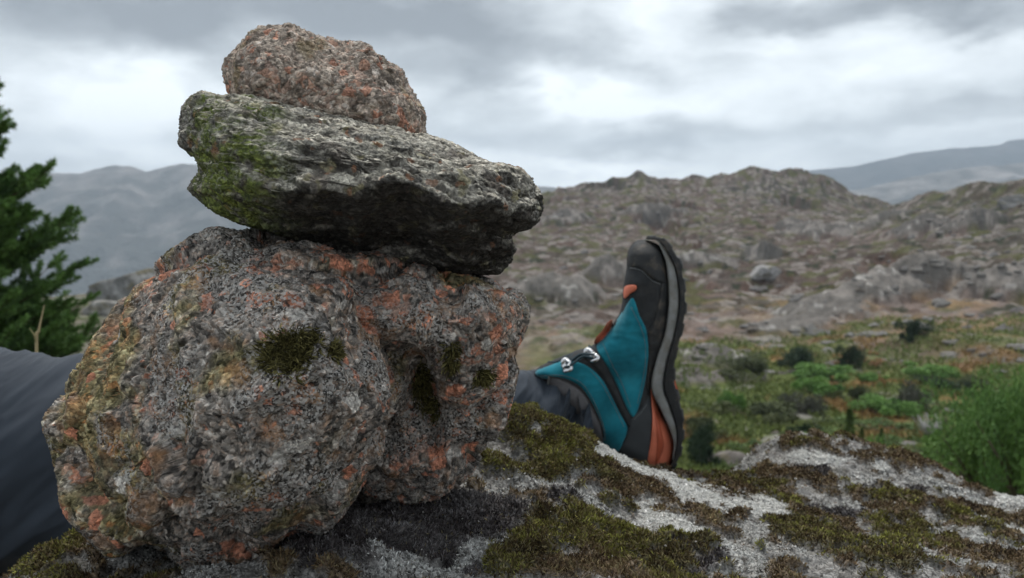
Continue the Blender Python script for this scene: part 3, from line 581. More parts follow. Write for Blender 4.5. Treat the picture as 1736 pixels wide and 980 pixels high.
def body(outline, c, D0, tf, tb, Nf=500, Mb=60, p=2.4, q=2.0, front=None, smooth=2):
    R = radial(outline, c, smooth=smooth); g = np.linspace(-1, 1, Nf); a, b = np.meshgrid(g, g, indexing='xy')
    r = np.maximum(abs(a), abs(b)); th = np.where(abs(a) >= abs(b), np.where(a > 0, 0, np.pi) + np.where(a != 0, (np.pi / 4) * (b / np.where(a == 0, 1, a)), 0), 0)
    th = np.where(abs(b) > abs(a), np.where(b > 0, np.pi / 2, -np.pi / 2) - (np.pi / 4) * (a / np.where(b == 0, 1, b)), th)
    s = np.sin(r * np.pi / 2); w = (1 - s ** p) ** (1 / q); X = c[0] + s * R(th) * np.cos(th); Y = c[1] + s * R(th) * np.sin(th)
    off = front(X, Y, w) if front else 0; d = D0 - np.maximum(tf - off, .018) * w
    Vf = PIX(X, Y, d).reshape(-1, 3); idx = np.arange(Nf * Nf).reshape(Nf, Nf)
    Ff = np.stack([idx[:-1, :-1], idx[:-1, 1:], idx[1:, 1:], idx[1:, :-1]], -1).reshape(-1, 4)
    rim = np.concatenate([idx[0, :-1], idx[:-1, -1], idx[-1, ::-1][:-1], idx[::-1, 0][:-1]]); nr = len(rim); tr = th.ravel()[rim]; Rr = R(tr)
    Vb = []; Fb = []; prev = rim; base = len(Vf)
    for j in range(1, Mb + 1):
        t = 1 - j / Mb * .985; s = math.sin(t * np.pi / 2); w = (1 - s ** p) ** (1 / q)
        P0 = PIX(c[0] + s * Rr * np.cos(tr), c[1] + s * Rr * np.sin(tr), D0 + tb * w); Vb.append(P0)
        cur = base + (j - 1) * nr + np.arange(nr); Fb.append(np.stack([prev, np.roll(prev, -1), np.roll(cur, -1), cur], -1)[:, ::-1]); prev = cur
    cen = PIX(c[0], c[1], D0 + tb); ci = base + Mb * nr
    h = nr // 2; Fc = np.array([[prev[k], prev[(k + 1) % nr], prev[(k + 2) % nr], ci] for k in range(0, nr, 2)])[:, ::-1]
    V = np.vstack([Vf] + Vb + [cen[None]]); Fq = np.vstack([Ff] + Fb + [Fc])
    n = normals(V, Fq)
    if n[idx[Nf // 2, Nf // 2], 1] > 0: n = -n; Fq = Fq[:, ::-1]
    return V, Fq, n, Nf * Nf

def keep_outline(V, outline, c, slack=.022):
    """relief may roughen the outline a little but not swell past it"""
    R_ = radial(outline, c); px, py = PROJ(V); dx_, dy_ = px - c[0], py - c[1]; rr = np.hypot(dx_, dy_); q = rr / R_(np.arctan2(dy_, dx_)) - 1
    f = np.where(q > 0, (1 + slack * np.tanh(q / slack / 1.6)) / (1 + q), 1.); return PIX(c[0] + dx_ * f, c[1] + dy_ * f, V[:, 1])
def granite(V, k, seed, pink, palette, cell=.0062):
    """per-crystal colours and relief"""
    Wp = V + .0025 * np.stack([gn(V / .009, seed + 1), gn(V / .009, seed + 2), gn(V / .009, seed + 3)], -1)
    f1, f2, ids, vec = vor(Wp / cell, seed); g1, g2, idg, vg = vor(Wp / (cell * .42) + 9, seed + 4)
    tilt = ((ids - .5) * vec).sum(1)
    m1 = sstep(0, .25, f2 - f1); m2 = sstep(0, .3, g2 - g1); h = m1 * (.5 + .5 * (ids[:, 0] - .5) + 1.3 * tilt) + .35 * m2 * (.5 + idg[:, 1]) - .55
    pal = np.array(palette); t = idg[:, 0] * .55 + ids[:, 1] * .45; t = np.clip((t - .12) / .76, 0, .999) * (len(pal) - 1); i = t.astype(int); fr = (t - i)[:, None]
    c = pal[i] * (1 - fr) + pal[i + 1] * fr
    c = c * (.8 + .4 * idg[:, 2])[:, None]
    if pink is not None:
        pk = np.array([[.37, .18, .12], [.46, .20, .125], [.42, .27, .21]])[(ids[:, 2] * 2.99).astype(int)] * (.75 + .5 * idg[:, 2])[:, None]
        c = lerp(c, pk, np.where(ids[:, 0] * .75 + idg[:, 2] * .25 < pink, .92, 0.))
    return c, h, ids, idg

# --- the large boulder at the foot of the cairn
BO = [(75, 722), (79, 705), (92, 690), (112, 660), (128, 632), (146, 610), (158, 585), (176, 560), (190, 535), (206, 512), (228, 488), (250, 468), (272, 445), (296, 426), (322, 408), (350, 394), (380, 384), (408, 377), (445, 374),
      (500, 384), (560, 402), (620, 420), (690, 440), (750, 456), (806, 470), (842, 477), (872, 487), (886, 503), (896, 522), (896, 545), (884, 572), (874, 590), (868, 606), (876, 630), (868, 662), (860, 690), (856, 715), (842, 745), (828, 768), (808, 795),
      (775, 824), (731, 851), (693, 860), (640, 858), (604, 852), (588, 866), (562, 894), (540, 914), (505, 934), (470, 950), (440, 968), (400, 984), (360, 990), (335, 980), (312, 957), (285, 938), (262, 930), (238, 922), (215, 936), (190, 945), (172, 930), (150, 905), (124, 884),
      (108, 852), (102, 812), (94, 775), (84, 748)]
BL_ = [(75, 722), (79, 705), (92, 690), (112, 660), (128, 632), (146, 610), (158, 585), (176, 560), (190, 535), (206, 512), (228, 488), (250, 468), (272, 445), (296, 426), (322, 408), (350, 394), (380, 384), (408, 377), (445, 374), (500, 386), (548, 404), (590, 430), (624, 462), (650, 505), (672, 555), (690, 600), (695, 650), (690, 700),
       (664, 745), (634, 790), (610, 825), (588, 860), (562, 894), (540, 914), (505, 934), (470, 950), (440, 968), (400, 984), (360, 990), (335, 980), (312, 957), (285, 938), (262, 930), (238, 922), (215, 936), (190, 945), (172, 930), (150, 905), (124, 884), (108, 852), (102, 812), (94, 775), (84, 748)]
BR_ = [(430, 380), (500, 384), (560, 402), (620, 420), (690, 440), (750, 456), (806, 470), (842, 477), (872, 487), (886, 503), (896, 522), (896, 545), (884, 572), (874, 590), (868, 606), (876, 630), (868, 662), (860, 690), (856, 715), (842, 745), (828, 768), (808, 795), (775, 824), (731, 851), (693, 860), (640, 858), (590, 840), (540, 780), (500, 700), (450, 560), (420, 450)]
def left_front(X, Y, w):
    off = .05 * sstep(850, 975, Y) + .045 * sstep(330, 90, X) + .05 * sstep(500, 400, Y)
    off = off - .014 * np.exp(-((X - 560) / 110) ** 2 - ((Y - 640) / 130) ** 2) + .02 * np.exp(-((X - 270) / 40) ** 2 - ((Y - 800) / 90) ** 2)
    return off + .02 * sstep(560, 660, X) * sstep(620, 520, Y)
def right_front(X, Y, w):
    off = np.interp(Y, [440, 500, 540, 580, 620, 690, 780, 860], [.015, .002, .006, .022, .046, .068, .088, .098])
    return off - .016 * sstep(740, 850, X) * sstep(760, 560, Y) + .03 * np.exp(-((X - 716) / 26) ** 2 - ((Y - 660) / 70) ** 2)
VL, FL, nL, nfL = body(BL_, (400, 690), .535, .150, .115, Nf=700, Mb=60, p=2.1, q=1.9, front=left_front)
VR, FR, nR_, nfR = body(BR_, (680, 640), .570, .120, .085, Nf=460, Mb=40, p=2.4, q=2.1, front=right_front)
V = np.vstack([VL, VR]); Fq = np.vstack([FL, FR + len(VL)]); n = np.vstack([nL, nR_]); fsel = np.concatenate([np.arange(nfL), len(VL) + np.arange(nfR)])
fa, gid, _ = facet(V, .095, 109, .25); fb, cid, _ = facet(V, .042, 103); fc, c3, _ = facet(V, .018, 104)
d1 = .006 * fbm(V / .07, 3, seed=101) + .022 * fa + .0075 * fb + .0024 * fc + .0018 * ridged(V / .02, 3, .5, 102) + .001
d1 = np.minimum(d1, .002 + .022 * np.abs(n[:, 1]))
V = V + n * d1[:, None]
V = np.vstack([keep_outline(V[:len(VL)], BL_, (400, 690)), keep_outline(V[len(VL):], BR_, (680, 640))])
px, py = PROJ(V)
dens = .12 + .60 * fbm(V / .028, 3, seed=105) + .12 * sstep(640, 700, px) + .10 * sstep(520, 420, py)
dens = dens + .5 * np.exp(-((px - 500) / 14) ** 2 - ((py - 695) / 26) ** 2) + .4 * np.exp(-((px - 525) / 12) ** 2 - ((py - 640) / 24) ** 2) + .35 * np.exp(-((px - 378) / 22) ** 2 - ((py - 935) / 18) ** 2) + .3 * np.exp(-((px - 305) / 14) ** 2 - ((py - 765) / 12) ** 2) + .4 * np.exp(-((px - 250) / 14) ** 2 - ((py - 490) / 12) ** 2)
col, h, ids, idg = granite(V, 0, 110, dens, [(.026, .023, .021), (.075, .067, .060), (.15, .135, .12), (.25, .222, .195), (.22, .155, .115), (.43, .395, .36)])
# fine pale lichen bloom
lich = sstep(-.12, .22, fbm(V / .045, 3, seed=121) + .12 * np.exp(-((px - 560) / 130) ** 2 - ((py - 660) / 130) ** 2) - .25 * sstep(330, 150, px))
ol = sstep(.0, .3, fbm(V / .04, 3, seed=122) + .35 * sstep(400, 120, px) - .1); col = lerp(col, col * [.78, .74, .42] + [.02, .018, .0], ol * .85)
ru = sstep(.12, .35, fbm(V / .02, 3, seed=123) + .12 * sstep(300, 150, px)); col = lerp(col, [.33, .17, .075], ru * .45)
x1, x2, xi, _ = vor((V + .004 * np.stack([gn(V / .01, 131), gn(V / .01, 132), gn(V / .01, 133)], -1)) / .0115, 130); big = sstep(.02, .10, x2 - x1)
col = lerp(col, np.array([.43, .18, .11]) * (.75 + .5 * xi[:, 1:2]), big * (xi[:, 0] > .925) * .9); col = lerp(col, np.array([.50, .47, .43]) * (.7 + .5 * xi[:, 1:2]), big * (xi[:, 0] < .035) * .9)
col = col * (1 + .42 * fbm(V / .05, 3, seed=134) + .25 * fbm(V / .016, 2, seed=135))[:, None]
tint = np.maximum.reduce([np.exp(-(((px - a_) / b_) ** 2 + ((py - c_) / d_) ** 2) * 1.2) for a_, b_, c_, d_ in [(485, 44, 600, 38), (516, 34, 577, 16), (716, 20, 655, 48), (764, 20, 606, 40), (822, 20, 640, 15), (566, 10, 598, 18)]])
col = lerp(col, [.05, .045, .02], tint * sstep(-.3, .2, fbm(V / .008, 3, seed=136) + tint - .6) * .85)
dkz = sstep(.1, .4, fbm(V / .028, 3, seed=124)); col = lerp(col, [.05, .045, .043], dkz * .45)
crk_ = sstep(.055, .0, np.abs(gn(V / .045 + .25 * np.stack([gn(V / .012, 141)] * 3, -1), 142))) * sstep(-.1, .25, gn(V / .06, 143))
V = V + n * (h * .0013 - .0035 * crk_ + .0005 * gn(V / .0030, 125))[:, None]
ctr = PIX(470, 960, .53)
boulder = MO('boulder', V, Fq, MAT_ROCK, None, col * [1.16, 1.15, 1.14], origin=ctr, attrs={'bloom': lich})
tag(boulder, 'large rounded granite boulder with orange crystals, bottom stone of the cairn', 'boulder', 'stones stacked into the cairn', 'thing')
nn_ = normals(V, Fq); fsel = fsel[(nn_[fsel, 1] < -.15) & ~((fsel >= len(VL)) & (px[fsel] < 672))]; BV, BN, bpx, bpy_ = V[fsel], nn_[fsel], px[fsel], py[fsel]
def moss_tuft(cx_, cy_, rx, ry, cnt, L, pal, label=None, drop=0):
    e = np.hypot((bpx - cx_) / rx, (bpy_ - cy_) / ry); p = np.clip(1.25 - e, 0, 1) ** 1.7 * (1 + 1.2 * gn(BV / .006, 94)).clip(0); p /= p.sum(); idx = rng.choice(len(BV), cnt, p=p); b = BV[idx] + rng.normal(size=(cnt, 3)) * .0008 - BN[idx] * .001
    out = np.stack([(bpx[idx] - cx_) / rx, np.zeros(cnt), -(bpy_[idx] - cy_) / ry], -1)
    cl = np.stack([gn(b / .007, 91), gn(b / .007, 92), gn(b / .007, 93)], -1)
    d = BN[idx] * .8 + out * .8 + cl * .9 + rng.normal(size=(cnt, 3)) * .35 + [0, 0, -.25 - drop]; d /= np.linalg.norm(d, axis=1, keepdims=True)
    pal = np.array(pal); c = pal[rng.integers(0, len(pal), cnt)] * rng.uniform(.6, 1.4, (cnt, 1))
    o = blades('moss_tuft', b - ctr, d, rng.uniform(.5, 1, cnt) * L, np.full(cnt, .0008), c, boulder)
    if label: o['label'] = label
mp = [(.035, .032, .014), (.07, .062, .022), (.12, .105, .038), (.18, .16, .06)]
moss_tuft(482, 604, 38, 34, 4200, .0060, mp, 'spreading olive moss tuft on the boulder front', .1)
moss_tuft(516, 576, 32, 15, 1500, .0050, mp)
moss_tuft(716, 655, 14, 40, 2200, .0052, mp, 'dark moss hanging in the cleft of the boulder')
moss_tuft(764, 606, 14, 28, 900, .0045, mp)
moss_tuft(822, 640, 14, 10, 900, .0055, mp)
moss_tuft(566, 598, 8, 16, 500, .006, mp)
moss_tuft(735, 690, 10, 22, 600, .006, mp)

# --- the tilted slab in the middle
SO = [(309, 235), (308, 205), (312, 184), (326, 168), (338, 158), (352, 157), (375, 164), (400, 160), (425, 163), (455, 171), (480, 179), (520, 184), (560, 193), (600, 200), (640, 211), (680, 218), (722, 229), (762, 243), (800, 263), (826, 277), (850, 279), (874, 284), (898, 301), (915, 322), (919, 345),
      (909, 374), (893, 388), (869, 393), (865, 408), (874, 422), (862, 443), (846, 463), (815, 464), (783, 462), (740, 458), (690, 452), (640, 444), (590, 430), (540, 415), (490, 402), (440, 386), (403, 376), (372, 362), (351, 348), (336, 333), (320, 320), (328, 305), (341, 290), (335, 272), (322, 256), (309, 248)]
def slab_front(X, Y, w):
    ax = 296 + (X - 330) * .10                                   # the ledge line along the face
    t = Y - ax - 14 * np.sin(X / 60.) - 8 * np.sin(X / 23.)
    off = .062 * sstep(-5, 95, t) * sstep(330, 470, X) + .03 * sstep(60, 130, t)
    off = off + .010 * sstep(-60, -110, t)
    off = off - .010 * np.exp(-((t + 6) / 16) ** 2)
    return off + .02 * sstep(380, 310, X)
V, Fq, n, nf = body(SO, (600, 315), .545, .10, .11, Nf=600, Mb=60, p=3.2, q=2.4, front=slab_front)
ca, sa = math.cos(rad(-14)), math.sin(rad(-14)); U = np.stack([V[:, 0] * ca + V[:, 2] * -sa * -1, V[:, 1], -V[:, 0] * sa * -1 + V[:, 2] * ca], -1)   # along / across the bedding
U = np.stack([V[:, 0] * ca + V[:, 2] * sa, V[:, 1], -V[:, 0] * sa + V[:, 2] * ca], -1)
Q = U / np.array([.075, .05, .016]); bed = ridged(Q, 4, .55, 201); q2 = U / np.array([.03, .02, .007]); bed2 = ridged(q2 + .4 * gn(U / .02, 203)[:, None], 4, .55, 202)
fa, cid, _ = facet(U / np.array([2.0, 1.2, 1.0]), .020, 204); fb, _, _ = facet(U / np.array([2.2, 1.2, 1.0]), .0075, 205)
d1 = .0038 * bed + .0012 * bed2 + .0052 * fa + .0012 * fb - .0008
V = keep_outline(V + n * d1[:, None], SO, (600, 315), .024); n0 = n; n = normals(V, Fq); px, py = PROJ(V)
U = np.stack([V[:, 0] * ca + V[:, 2] * sa, V[:, 1], -V[:, 0] * sa + V[:, 2] * ca], -1)
c1, h, ids, idg = granite(U / np.array([1.5, 1, .8]), 0, 210, None, [(.035, .030, .026), (.07, .062, .052), (.12, .108, .092), (.18, .165, .145), (.26, .245, .215)], .0052)
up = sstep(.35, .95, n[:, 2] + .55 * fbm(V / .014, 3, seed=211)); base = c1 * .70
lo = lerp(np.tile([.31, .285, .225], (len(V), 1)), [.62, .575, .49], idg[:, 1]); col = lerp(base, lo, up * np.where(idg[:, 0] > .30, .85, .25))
patch = sstep(.05, .2, fbm(V / .018, 4, seed=212) + .06) * np.where(idg[:, 2] > .3, 1, .3); col = lerp(col, [.31, .29, .245], patch * .55 * sstep(-.75, -.3, n[:, 2]))
col = lerp(col, [.075, .06, .05], sstep(.05, .3, fbm(V / .022, 3, seed=213) - .06 * 1) * .7)
col = lerp(col, [.27, .24, .12], sstep(.2, .35, fbm(V / .012, 3, seed=214)) * .45)
col = lerp(col, [.20, .09, .045], sstep(.34, .42, fbm(V / .009, 2, seed=215)) * .7)
gm = sstep(520, 410, px + 70 * fbm(V / .03, 3, seed=216)) * sstep(-.25, .2, fbm(V / .012, 4, seed=217) + .12); gcol = lerp(np.tile([.05, .07, .012], (len(V), 1)), [.155, .185, .035], idg[:, 1])
gm = gm * (1 - sstep(.35, .8, n[:, 2]) * .8) * sstep(312, 345, px + 25 * gn(V / .01, 218)); col = lerp(col, gcol, gm * .92)
col = lerp(col, [.022, .020, .017], sstep(.1, -.5, n[:, 2]) * sstep(400, 500, px) * .72)     # painted shade: down-facing underside darkened in the colour
V = V + n0 * (h * .0012 + .0004 * gn(V / .002, 219))[:, None]
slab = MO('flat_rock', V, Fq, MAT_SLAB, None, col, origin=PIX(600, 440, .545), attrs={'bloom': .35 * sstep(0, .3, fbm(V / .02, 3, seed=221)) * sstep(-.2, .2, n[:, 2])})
tag(slab, 'tilted grey slab with green moss film on its end, lying across the boulder', 'rock', 'stones stacked into the cairn', 'thing')

# --- the top stone
TO = [(381, 138), (379, 118), (382, 100), (396, 84), (408, 70), (424, 57), (442, 48), (468, 43), (492, 43), (515, 50), (540, 57), (562, 66), (585, 73), (608, 73), (626, 80), (636, 92), (650, 96), (658, 106), (676, 116), (686, 130), (692, 146), (704, 160), (714, 178), (720, 196), (724, 222), (716, 250), (680, 262), (600, 258), (520, 240), (450, 215), (408, 190), (392, 162)]
def top_front(X, Y, w): return .018 * sstep(110, 55, Y - (X - 470) * .35) + .02 * sstep(420, 385, X)
V, Fq, n, nf = body(TO, (545, 150), .575, .060, .075, Nf=420, Mb=50, p=3.4, q=2.3, front=top_front)
fa, _, _ = facet(V, .030, 304); fb, _, _ = facet(V, .013, 305)
d1 = .003 * fbm(V / .04, 3, seed=301) + .0055 * fa + .0014 * fb + .0005
V = keep_outline(V + n * d1[:, None], TO, (545, 150), .035)
dens = .22 + .20 * fbm(V / .03, 3, seed=305)
c1, h, ids, idg = granite(V, 0, 310, None, [(.10, .085, .075), (.19, .165, .145), (.27, .235, .205), (.34, .30, .265), (.31, .23, .19), (.46, .42, .39)], .0072)
pk = np.array([[.36, .21, .155], [.40, .19, .13], [.34, .24, .20]])[(ids[:, 2] * 2.99).astype(int)] * (.8 + .4 * idg[:, 2])[:, None]
col = lerp(c1, pk, np.where(ids[:, 0] * .8 + idg[:, 2] * .2 < dens, .75, 0.)); col = lerp(col, [.06, .045, .035], sstep(.08, .3, fbm(V / .012, 3, seed=311)) * .6)
col = lerp(col, [.19, .15, .07], sstep(.1, .35, fbm(V / .03, 3, seed=312)) * .5)
V = V + n * (h * .0017 + .0004 * gn(V / .002, 319))[:, None]
top = MO('stone', V, Fq, MAT_SLAB, None, col * [1.10, 1.05, .99], origin=PIX(560, 240, .57), attrs={'bloom': np.zeros(len(V))})
tag(top, 'small pinkish brown coarse granite stone standing on the tilted slab', 'stone', 'stones stacked into the cairn', 'thing')

# ------------------------------------------------------------------ the resting person's leg and hiking boot
def poly_mask(X, Y, poly):
    poly = np.asarray(poly, float); ins = np.zeros(X.shape, bool); j = len(poly) - 1
    for i in range(len(poly)):
        xi, yi = poly[i]; xj, yj = poly[j]
        c = ((yi > Y) != (yj > Y)) & (X < (xj - xi) * (Y - yi) / (yj - yi + 1e-12) + xi); ins ^= c; j = i
    return ins
def nearest_on(P, poly):
    poly = np.asarray(poly, float); A = poly; B = np.roll(poly, -1, 0); best = np.full(len(P), 1e9); Q = P.copy()
    for a, b in zip(A, B):
        u = b - a; t = np.clip(((P - a) @ u) / (u @ u + 1e-12), 0, 1); q = a + t[:, None] * u; d = np.linalg.norm(P - q, axis=1); m = d < best; best[m] = d[m]; Q[m] = q[m]
    return best, Q
def catm(pts, n, closed=False):
    P = np.asarray(pts, float)
    if closed: P = np.vstack([P[-1:], P, P[:2]])
    else: P = np.vstack([2 * P[0] - P[1], P, 2 * P[-1] - P[-2]])
    k = len(P) - 3; t = np.linspace(0, k, n, endpoint=not closed); i = np.minimum(t.astype(int), k - 1); f = (t - i)[:, None]
    a, b, c, d = P[i], P[i + 1], P[i + 2], P[i + 3]
    return .5 * ((2 * b) + (-a + c) * f + (2 * a - 5 * b + 4 * c - d) * f ** 2 + (-a + 3 * b - 3 * c + d) * f ** 3)
BD = 1.04                                      # distance of the boot's middle plane
def Z(pts): return [(860 + a / 2.1316, 380 + b / 2.1316) for a, b in pts]
UP = Z([(470, 60), (448, 76), (434, 105), (432, 145), (426, 190), (418, 240), (414, 290), (400, 330), (372, 372), (335, 415), (300, 442), (250, 456), (190, 482), (130, 508), (100, 530), (99, 552), (128, 570), (150, 598), (172, 640), (220, 692), (272, 748), (300, 785), (345, 812), (390, 838), (450, 872), (510, 893), (570, 903),
        (598, 860), (604, 790), (584, 730), (556, 680), (535, 620), (540, 560), (560, 500), (585, 430), (600, 340), (600, 250), (585, 150), (556, 85), (515, 60)])
UPs = catm(UP, 200, True)
def boot_half(X, Y, poly, T, m):
    d, _ = nearest_on(np.stack([X, Y], -1), poly); k = 1 - np.clip(d / m, 0, 1); return T * np.sqrt(np.clip(1 - k ** 2.2, 0, 1))
def boot_T(X, Y): return np.interp(Y, [400, 430, 480, 560, 640, 720, 800], [.030, .043, .049, .045, .040, .039, .034]) * np.interp(X, [900, 960, 1040, 1200], [.9, 1.05, 1, 1]) 
def fill(poly, step, surf, off=0., thick=.003, both=True, name='panel', mat=None, parent=None, side=1):
    """a panel cut to an outline, lying on the boot's side at its own height and thickness"""
    poly = catm(poly, max(60, 6 * len(poly)), True); x0, y0 = poly.min(0) - step; x1, y1 = poly.max(0) + step
    gx = np.arange(x0, x1 + step, step); gy = np.arange(y0, y1 + step, step); X, Y = np.meshgrid(gx, gy, indexing='xy'); nx = len(gx)
    cxm = (X[:-1, :-1] + step / 2).ravel(); cym = (Y[:-1, :-1] + step / 2).ravel(); ins = poly_mask(cxm, cym, poly).reshape(len(gy) - 1, nx - 1)
    idx = np.arange(X.size).reshape(X.shape); Fq = np.stack([idx[:-1, :-1], idx[:-1, 1:], idx[1:, 1:], idx[1:, :-1]], -1)[ins]
    used, inv = np.unique(Fq, return_inverse=True); Fq = inv.reshape(-1, 4); P = np.stack([X.ravel(), Y.ravel()], -1)[used]
    e = np.concatenate([Fq[:, [0, 1]], Fq[:, [1, 2]], Fq[:, [2, 3]], Fq[:, [3, 0]]]); key = np.sort(e, 1); _, ix, ct = np.unique(key, axis=0, return_index=True, return_counts=True); be = e[ix[ct == 1]]
    bv = np.unique(be); _, Q = nearest_on(P[bv], poly); P[bv] = Q
    isb = np.zeros(len(P), bool); isb[bv] = True; Vs, Fs = [], []; base = 0
    for sg in ((1, -1) if both else (side,)):
        h = surf(P[:, 0], P[:, 1]); dd, _ = nearest_on(P, poly); rise = off + thick * .5 * sstep(0, 3.5, dd)
        F_ = PIX(P[:, 0], P[:, 1], BD - sg * (h + rise)); B_ = PIX(P[bv, 0], P[bv, 1], BD - sg * (h[bv] - thick))
        mp_ = {v: k for k, v in enumerate(bv)}; sk = np.array([[a, b, len(P) + mp_[b], len(P) + mp_[a]] for a, b in be])[:, ::-1]
        f = np.vstack([Fq, sk]); Vs.append(np.vstack([F_, B_])); Fs.append((f if sg > 0 else f[:, ::-1]) + base); base += len(P) + len(bv)
    return MO(name, np.vstack(Vs) - BO_, np.vstack(Fs), mat, parent)
person = empty('person', PIX(-150, 620, .85)); tag(person, 'person in dark slate trousers resting a leg behind the cairn, toes up', 'person', kind='thing')
PO = np.array(person.location)
BO_ = PIX(1125, 800, BD)
MB_dark = mat_plain('charcoal_textile', (.028, .030, .032), .8, .6, 1500, .25, .3, 45)
MB_teal = mat_plain('teal_suede', (.010, .165, .22), .85, .6, 1500, .2, .45, 30, sheen=.25)
MB_grey = mat_plain('midsole_foam', (.25, .255, .25), .6, .3, 700, .3, .2, 40)
def dusty(m, col=(.16, .125, .09), lo=.52, hi=.72, sc=55, amt=.6):
    t = m.node_tree; b = t.nodes['Principled BSDF']; src = b.inputs['Base Color'].links[0].from_socket; co = t.nodes.new('ShaderNodeTexCoord'); n = t.nodes.new('ShaderNodeTexNoise'); n.inputs['Scale'].default_value = sc; n.inputs['Detail'].default_value = 8; n.inputs['Roughness'].default_value = .7
    t.links.new(co.outputs['Object'], n.inputs['Vector']); r = t.nodes.new('ShaderNodeMapRange'); r.inputs['From Min'].default_value = lo; r.inputs['From Max'].default_value = hi; r.inputs['To Max'].default_value = amt; t.links.new(n.outputs['Fac'], r.inputs['Value'])
    x = t.nodes.new('ShaderNodeMix'); x.data_type = 'RGBA'; t.links.new(r.outputs[0], x.inputs['Factor']); t.links.new(src, x.inputs['A']); x.inputs['B'].default_value = col + (1,); t.links.new(x.outputs['Result'], b.inputs['Base Color']); return m
MB_rub = dusty(mat_plain('black_rubber', (.024, .025, .026), .7, .4, 500, .35, .3, 60), amt=.5)
dusty(MB_grey, (.14, .12, .09), .42, .7, 60, .75); dusty(MB_teal, (.03, .24, .29), .45, .7, 28, .45); dusty(MB_dark, (.075, .07, .065), .5, .75, 50, .5)
MB_or = mat_plain('orange_rubber', (.62, .17, .095), .6, .3, 600, .35, .15, 50)
MB_pad = mat_plain('grey_lining', (.15, .145, .15), .9, .6, 1500, .1, .15, 60)
MB_met = mat_plain('hook_metal', (.75, .75, .76), .25, .1, 500, .5, .05, 80, metal=1)
boot = empty('boot'); boot.parent = person; boot.location = BO_ - PO; boot['label'] = 'teal and black hiking boot standing on its heel'
# upper: solid body inflated from the side outline
def surf_up(X, Y):
    q = np.stack([np.ravel(X), np.ravel(Y), 0 * np.ravel(X)], -1); fx = np.exp(-((q[:, 1] - 585) / 75) ** 2)
    wr = .0016 * ridged(q / [60, 17, 1] + 2, 2, .4, 411) * fx + .0009 * fbm(q / 26, 3, seed=412)
    return boot_half(X, Y, UPs, boot_T(X, Y), 30) + wr.reshape(np.shape(X))
def boot_upper():
    V, Fq, n, nf = body(UPs, (1085, 600), BD, .001, .001, Nf=200, Mb=2, p=2, q=2, smooth=1)
    px, py = PROJ(V[:nf]); h = surf_up(px, py); Ng = 200
    A_ = PIX(px, py, BD - h); B_ = PIX(px, py, BD + h)
    idx = np.arange(Ng * Ng).reshape(Ng, Ng); Ff = np.stack([idx[:-1, :-1], idx[:-1, 1:], idx[1:, 1:], idx[1:, :-1]], -1).reshape(-1, 4)
    rim = np.concatenate([idx[0, :-1], idx[:-1, -1], idx[-1, ::-1][:-1], idx[::-1, 0][:-1]]); st = np.stack([rim, np.roll(rim, -1), np.roll(rim, -1) + Ng * Ng, rim + Ng * Ng], -1)[:, ::-1]
    V = np.vstack([A_, B_]); Fq = np.vstack([Ff, Ff[:, ::-1] + Ng * Ng, st]); n = normals(V, Fq)
    if n[Ng * Ng // 2 + Ng // 2, 1] > 0: Fq = Fq[:, ::-1]; n = -n
    V = V + n * (.0011 * fbm(V / [.02, .03, .012], 3, seed=401))[:, None]
    return MO('upper', V - BO_, Fq, MB_dark, boot)
boot_upper()
def P2(name, pts, mat, off, thick=.003, label=None, both=True, side=1):
    for sd_ in (1, -1):
        o = fill(Z(pts), 2.6, surf_up, off, thick, False, name, mat, boot, sd_)
        if label: o['label'] = label
P2('suede_panel', [(432, 290), (455, 268), (478, 330), (498, 370), (507, 410), (510, 470), (500, 560), (484, 630), (468, 680), (452, 696), (425, 650), (398, 585), (362, 515), (322, 446), (345, 412), (372, 376), (404, 334)], MB_teal, .0008, label='bright teal suede side panel')
P2('suede_panel', [(104, 530), (150, 512), (200, 494), (250, 497), (300, 520), (345, 565), (380, 628), (408, 685), (434, 738), (420, 785), (396, 832), (350, 806), (345, 745), (322, 682), (292, 622), (258, 582), (200, 556), (140, 560), (106, 552)], MB_teal, .0006, label='teal suede collar panel')
P2('lace_strap', [(306, 462), (330, 470), (358, 515), (392, 588), (420, 652), (446, 700), (440, 734), (416, 690), (386, 628), (350, 562), (318, 518), (285, 492), (282, 470)], MB_dark, .0016, .004)
P2('collar_padding', [(152, 552), (200, 562), (256, 590), (290, 630), (322, 690), (344, 750), (342, 804), (300, 780), (268, 742), (220, 688), (176, 636), (152, 596)], MB_pad, .0004, .003, 'grey padded ankle collar')
P2('heel_counter', [(448, 706), (484, 668), (514, 622), (524, 690), (519, 780), (508, 884), (450, 864), (398, 836), (424, 786), (438, 744)], mat_plain('heel_textile', (.048, .052, .055), .75, .5, 1300, .3, .2, 40), .0008, .003)
P2('heel_patch', [(519, 594), (534, 626), (552, 668), (580, 728), (602, 796), (596, 850), (562, 902), (508, 884), (519, 780), (524, 700)], MB_or, .0022, .004, 'orange rubber heel patch')
P2('heel_rib', [(533, 680), (546, 690), (560, 760), (566, 806), (545, 860), (535, 872), (541, 800), (539, 740)], mat_plain('orange_rubber_deep', (.40, .085, .04), .5, .3, 600, .35, .15, 50), .0046, .003)
P2('toe_cap', [(470, 64), (512, 64), (550, 90), (576, 150), (588, 220), (560, 212), (520, 196), (480, 160), (440, 150), (438, 106), (450, 80)], MB_rub, .0012, .004, 'dark rubber toe cap')
P2('rand', [(560, 214), (588, 222), (590, 330), (570, 410), (545, 480), (528, 560), (518, 600), (504, 590), (512, 480), (508, 400), (528, 350), (548, 280)], MB_rub, .0010, .003)
P2('tongue_trim', [(425, 226), (462, 220), (466, 236), (444, 252), (428, 268), (420, 262)], MB_or, .0016, .002, 'orange lace loop by the toes')
